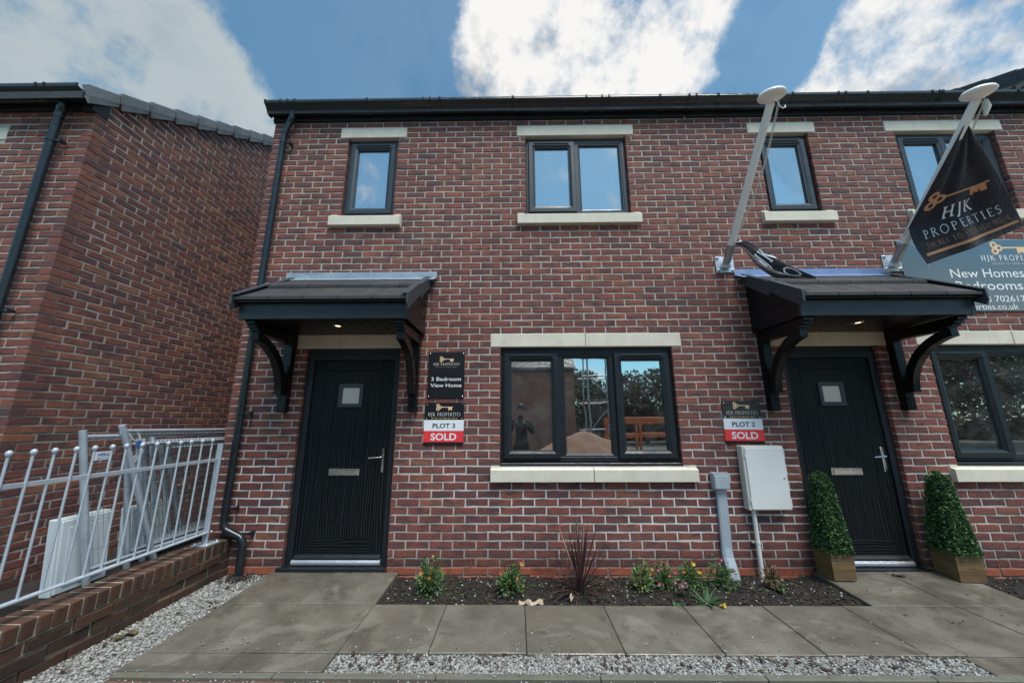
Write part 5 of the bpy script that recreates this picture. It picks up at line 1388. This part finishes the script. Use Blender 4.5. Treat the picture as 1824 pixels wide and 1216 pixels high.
ob('window', MB().ring(-6, -4.5, 1.0, 2.2, [(0, -15.99), (.0, -15.95), (.06, -15.95), (.06, -15.99)]), 'frame_black', oh)
def cone_mound():
    V = [(2.75, -10.6, .98)]; n = 40; F = []
    for j in range(1, 9):
        for i in range(n):
            a = 6.283 * i / n; r = j / 8 * 2.7 * (1 + .08 * math.sin(a * 3) + U(-.02, .02)); V.append((2.75 + r * math.cos(a), -10.6 + r * .8 * math.sin(a), .98 - 1.28 * (j / 8) ** 1.1 + U(-.02, .02)))
    for i in range(n): F.append((0, 1 + i, 1 + (i + 1) % n))
    for j in range(7):
        for i in range(n): a = 1 + j * n; F.append((a + i, a + n + i, a + n + (i + 1) % n, a + (i + 1) % n))
    return MB().add(V, F, True)
ob('soil_mound', cone_mound(), 'mud', None, 'heap of brown building soil across the site, seen reflected', 'mound')
sf = thing('scaffold_tower', (4.2, -14.5, -.3), 'scaffold of steel tubes beside the far brick house, seen reflected', 'scaffold')
for x in (3.7, 4.9):
    for y in (-14, -15.2): ob('standard', MB().tube([(x, y, -.3), (x, y, 5.2)], .045, 8), 'steel', sf)
for z in (.9, 2.2, 3.5, 4.6):
    for y in (-14, -15.2): ob('ledger', MB().tube([(3.4, y, z), (5.3, y, z)], .03, 6), 'steel', sf)
    for x in (3.7, 4.9): ob('transom', MB().tube([(x, -13.8, z + .06), (x, -15.4, z + .06)], .03, 6), 'steel', sf)
ob('brace', MB().tube([(3.7, -13.95, .9), (4.9, -13.95, 2.2)], .03, 6), 'steel', sf); ob('brace', MB().tube([(4.9, -13.95, 2.2), (3.7, -13.95, 3.5)], .03, 6), 'steel', sf)
ob('scaffold_board', MB().cbox(3.4, 5.3, -15.2, -14.0, 2.27, 2.31, .01), 'planter_wood', sf)
def tree(x, y, h, cr, n, mat, label, leaf=(.10, .2)):
    t = thing('tree', (x, y, -.3), label, 'tree', 'trees beyond the building site')
    tr = MB().tube([(x, y, -.4), (x + .05, y, h * .25), (x - .05, y, h * .55), (x, y, h * .85)], [.16, .13, .08, .02], 8)
    cl = []
    for i in range(13):
        a = U(0, 6.28); z = h * U(.35, .95); rr = cr * U(.3, .85) * (1.15 - .55 * abs(z / h - .6)); e = Vector((x + rr * math.cos(a), y + rr * math.sin(a), z)); cl.append((e, cr * U(.25, .5)))
        tr.tube([(x, y, z * .55), ((x + e.x) / 2, (y + e.y) / 2, z * .8), tuple(e)], [.05, .035, .01], 5)
    ob('trunk', tr, 'bark', t)
    out = ([], [])
    for _ in range(n):
        c, r = random.choice(cl); v = rdir(); p = c + v * r * random.random() ** .4; leaf_quads(out, p, v + rdir() * .7, rdir(), U(*leaf), U(.06, .11))
    ob('crown', MB().add(*out), mat, t)
random.seed(3)
lab = ['bushy olive-green tree nearest the scaffold, seen reflected', 'brown autumn tree second from the scaffold, seen reflected', 'olive tree third from the scaffold, seen reflected', 'brown tree fourth from the scaffold, seen reflected', 'tall olive tree fifth from the scaffold, seen reflected', 'brown tree sixth from the scaffold, seen reflected', 'olive tree seventh from the scaffold, seen reflected', 'brown tree farthest from the scaffold, seen reflected']
for i, (x, y, h, r) in enumerate([(6.2, -24, 4.6, 2.0), (9.5, -23, 4.3, 2.0), (12.8, -23, 3.8, 2.1), (17.5, -23, 5.6, 2.6), (22, -21, 6.4, 2.8), (27, -20, 6.2, 2.8), (32, -21, 6.8, 3.0), (37.5, -22, 7.0, 3.2)]):
    tree(x, y, h, r * 1.15, 4200, 'leaf_tree' if i % 2 == 0 else 'leaf_autumn', lab[i], (.22, .42))
out = ([], [])
for _ in range(9000):
    x = U(3.6, 46); zt = 1.9 + .5 * math.sin(x * .7) + .4 * math.sin(x * 1.9); leaf_quads(out, Vector((x, -26.5 + U(-.6, .7), -.3 + (zt + .3) * random.random() ** .7)), rdir(), rdir(), U(.25, .5), U(.07, .13))
ob('hedge', MB().add(*out), 'leaf_autumn', None, 'long brown-green hedge behind the trees, seen reflected', 'hedge', kind='stuff')
ob('hedge_stems', MB().box(3.6, 46, -27.0, -26.6, -.3, 1.3), 'bark', None, 'dark woody inside of the far hedge, seen reflected', 'hedge', kind='stuff')
# plastic barriers standing in for the orange machinery across the site
for i, (x, y) in enumerate(((5.2, -14.0), (7.0, -14.6), (8.7, -15.4))):
    b = thing('barrier', (x, y, -.26), ['orange plastic site barrier nearest the scaffold, seen reflected', 'orange plastic site barrier in the middle of three, seen reflected', 'orange plastic site barrier farthest from the scaffold, seen reflected'][i], 'barrier', 'orange barriers across the site')
    ob('top_rail', MB().cbox(x - .8, x + .8, y - .03, y + .03, 1.2, 1.5, .02), 'orange_paint', b); ob('mid_rail', MB().cbox(x - .8, x + .8, y - .02, y + .02, .5, .72, .02), 'orange_paint', b)
    for s in (-.7, .7): ob('leg', MB().cbox(x + s - .05, x + s + .05, y - .035, y + .035, -.2, 1.19, .01), 'orange_paint', b); ob('foot', MB().cbox(x + s - .08, x + s + .08, y - .3, y + .3, -.26, -.201, .02), 'rubber', b)

# ================================================================== the photographer, standing behind the viewpoint (a dark shape in the window glass)
def photographer():
    x, y, z = .26, -4.20, -.066
    t = thing('person', (x, y, z), 'person in dark jacket holding up a camera, dark reflection in the left window pane', 'person')
    def skin(name, joints, edges, mat, sub=2):
        me = bpy.data.meshes.new(name); me.from_pydata([j[:3] for j in joints], edges, []); me.materials.append(MATS[mat])
        o = bpy.data.objects.new(name, me); COL.objects.link(o); parent_to(o, t)
        md = o.modifiers.new('skin', 'SKIN'); md.use_smooth_shade = True
        for i, j in enumerate(joints): me.skin_vertices[0].data[i].radius = (j[3], j[4] if len(j) > 4 else j[3])
        me.skin_vertices[0].data[0].use_root = True
        o.modifiers.new('sub', 'SUBSURF').levels = sub; o.modifiers['sub'].render_levels = sub
        return o
    J = [(x, y, z + .92, .13, .10), (x, y, z + 1.08, .13, .095), (x, y + .01, z + 1.28, .15, .11), (x, y + .01, z + 1.40, .10, .08), (x, y + .02, z + 1.47, .055), (x, y + .035, z + 1.54, .06)]
    E_ = [(0, 1), (1, 2), (2, 3), (3, 4), (4, 5)]
    for s in (-1, 1):
        k = len(J)
        J += [(x + s * .10, y, z + .86, .085), (x + s * .11, y + .01, z + .48, .058), (x + s * .12, y - .01, z + .09, .042), (x + s * .125, y + .11, z + .04, .035)]
        E_ += [(0, k), (k, k + 1), (k + 1, k + 2), (k + 2, k + 3)]
        k = len(J)
        J += [(x + s * .19, y + .01, z + 1.38, .062), (x + s * .26, y + .06, z + 1.14, .050), (x + s * .12 - .03, y + .25, z + 1.36, .034)]
        E_ += [(3, k), (k, k + 1), (k + 1, k + 2)]
    skin('body', J, E_, 'dark_cloth')
    hd = MB().lathe([(.0, -.115), (.045, -.11), (.062, -.075), (.072, -.02), (.076, .03), (.07, .075), (.045, .108), (0, .118)], (x, y + .045, z + 1.63), 20)
    h = ob('head', hd, 'skin', t)
    ob('nose', MB().lathe([(.0, .022), (.008, .016), (.014, 0)], (x, y + .118, z + 1.62), 8, (0, 1, -.2)), 'skin', h)
    for s in (-1, 1):
        ob('ear', MB().lathe([(0, .012), (.012, .008), (.02, 0)], (x + s * .072, y + .04, z + 1.63), 10, (s, 0, 0)), 'skin', h)
        ob('eye', MB().lathe([(0, .006), (.008, .003), (.011, 0)], (x + s * .03, y + .112, z + 1.645), 8, (0, 1, 0)), 'sign_white', h)
    ob('mouth', MB().cbox(x - .022, x + .022, y + .105, y + .114, z + 1.568, z + 1.576, .002), 'ink_brown', h)
    ob('hair', MB().lathe([(.082, -.01), (.088, .03), (.08, .085), (.05, .122), (0, .132)], (x, y + .035, z + 1.635), 20), 'hair', h)
    cx, cy, cz = x - .03, y + .30, z + 1.40
    for s in (-1, 1):
        hx, hz = cx + s * .085, cz - .01
        P = [(hx, cy - .04, hz - .035, .026, .018), (hx, cy - .01, hz - .005, .032, .017)]; Eh = [(0, 1)]
        for f, (dz, ln) in enumerate(((.028, .040), (.010, .046), (-.008, .042), (-.025, .034))):
            k = len(P); P += [(hx - s * .0, cy + .02, hz + dz, .0085), (hx - s * .02, cy + .045, hz + dz, .008), (hx - s * (.02 + ln * .6), cy + .048, hz + dz - .004, .007)]; Eh += [(1, k), (k, k + 1), (k + 1, k + 2)]
        k = len(P); P += [(hx - s * .02, cy - .03, hz + .022, .010), (hx - s * .045, cy - .028, hz + .03, .0085)]; Eh += [(0, k), (k, k + 1)]
        skin('hand', P, Eh, 'skin', 1)
    cam = thing('handheld_camera', (cx, cy, cz - .05), 'black camera held by the photographer, seen only in reflection', 'camera')
    ob('camera_body', MB().cbox(cx - .068, cx + .068, cy - .015, cy + .035, cz - .045, cz + .045, .008), 'rubber', cam)
    ob('prism_hump', MB().cbox(cx - .03, cx + .03, cy - .01, cy + .03, cz + .0451, cz + .07, .01), 'rubber', cam)
    ob('lens', MB().lathe([(.034, 0), (.036, .05), (.04, .06), (.04, .075), (.03, .075), (0, .068)], (cx, cy + .035, cz - .004), 18, (0, 1, 0)), 'plastic_black', cam)
photographer()
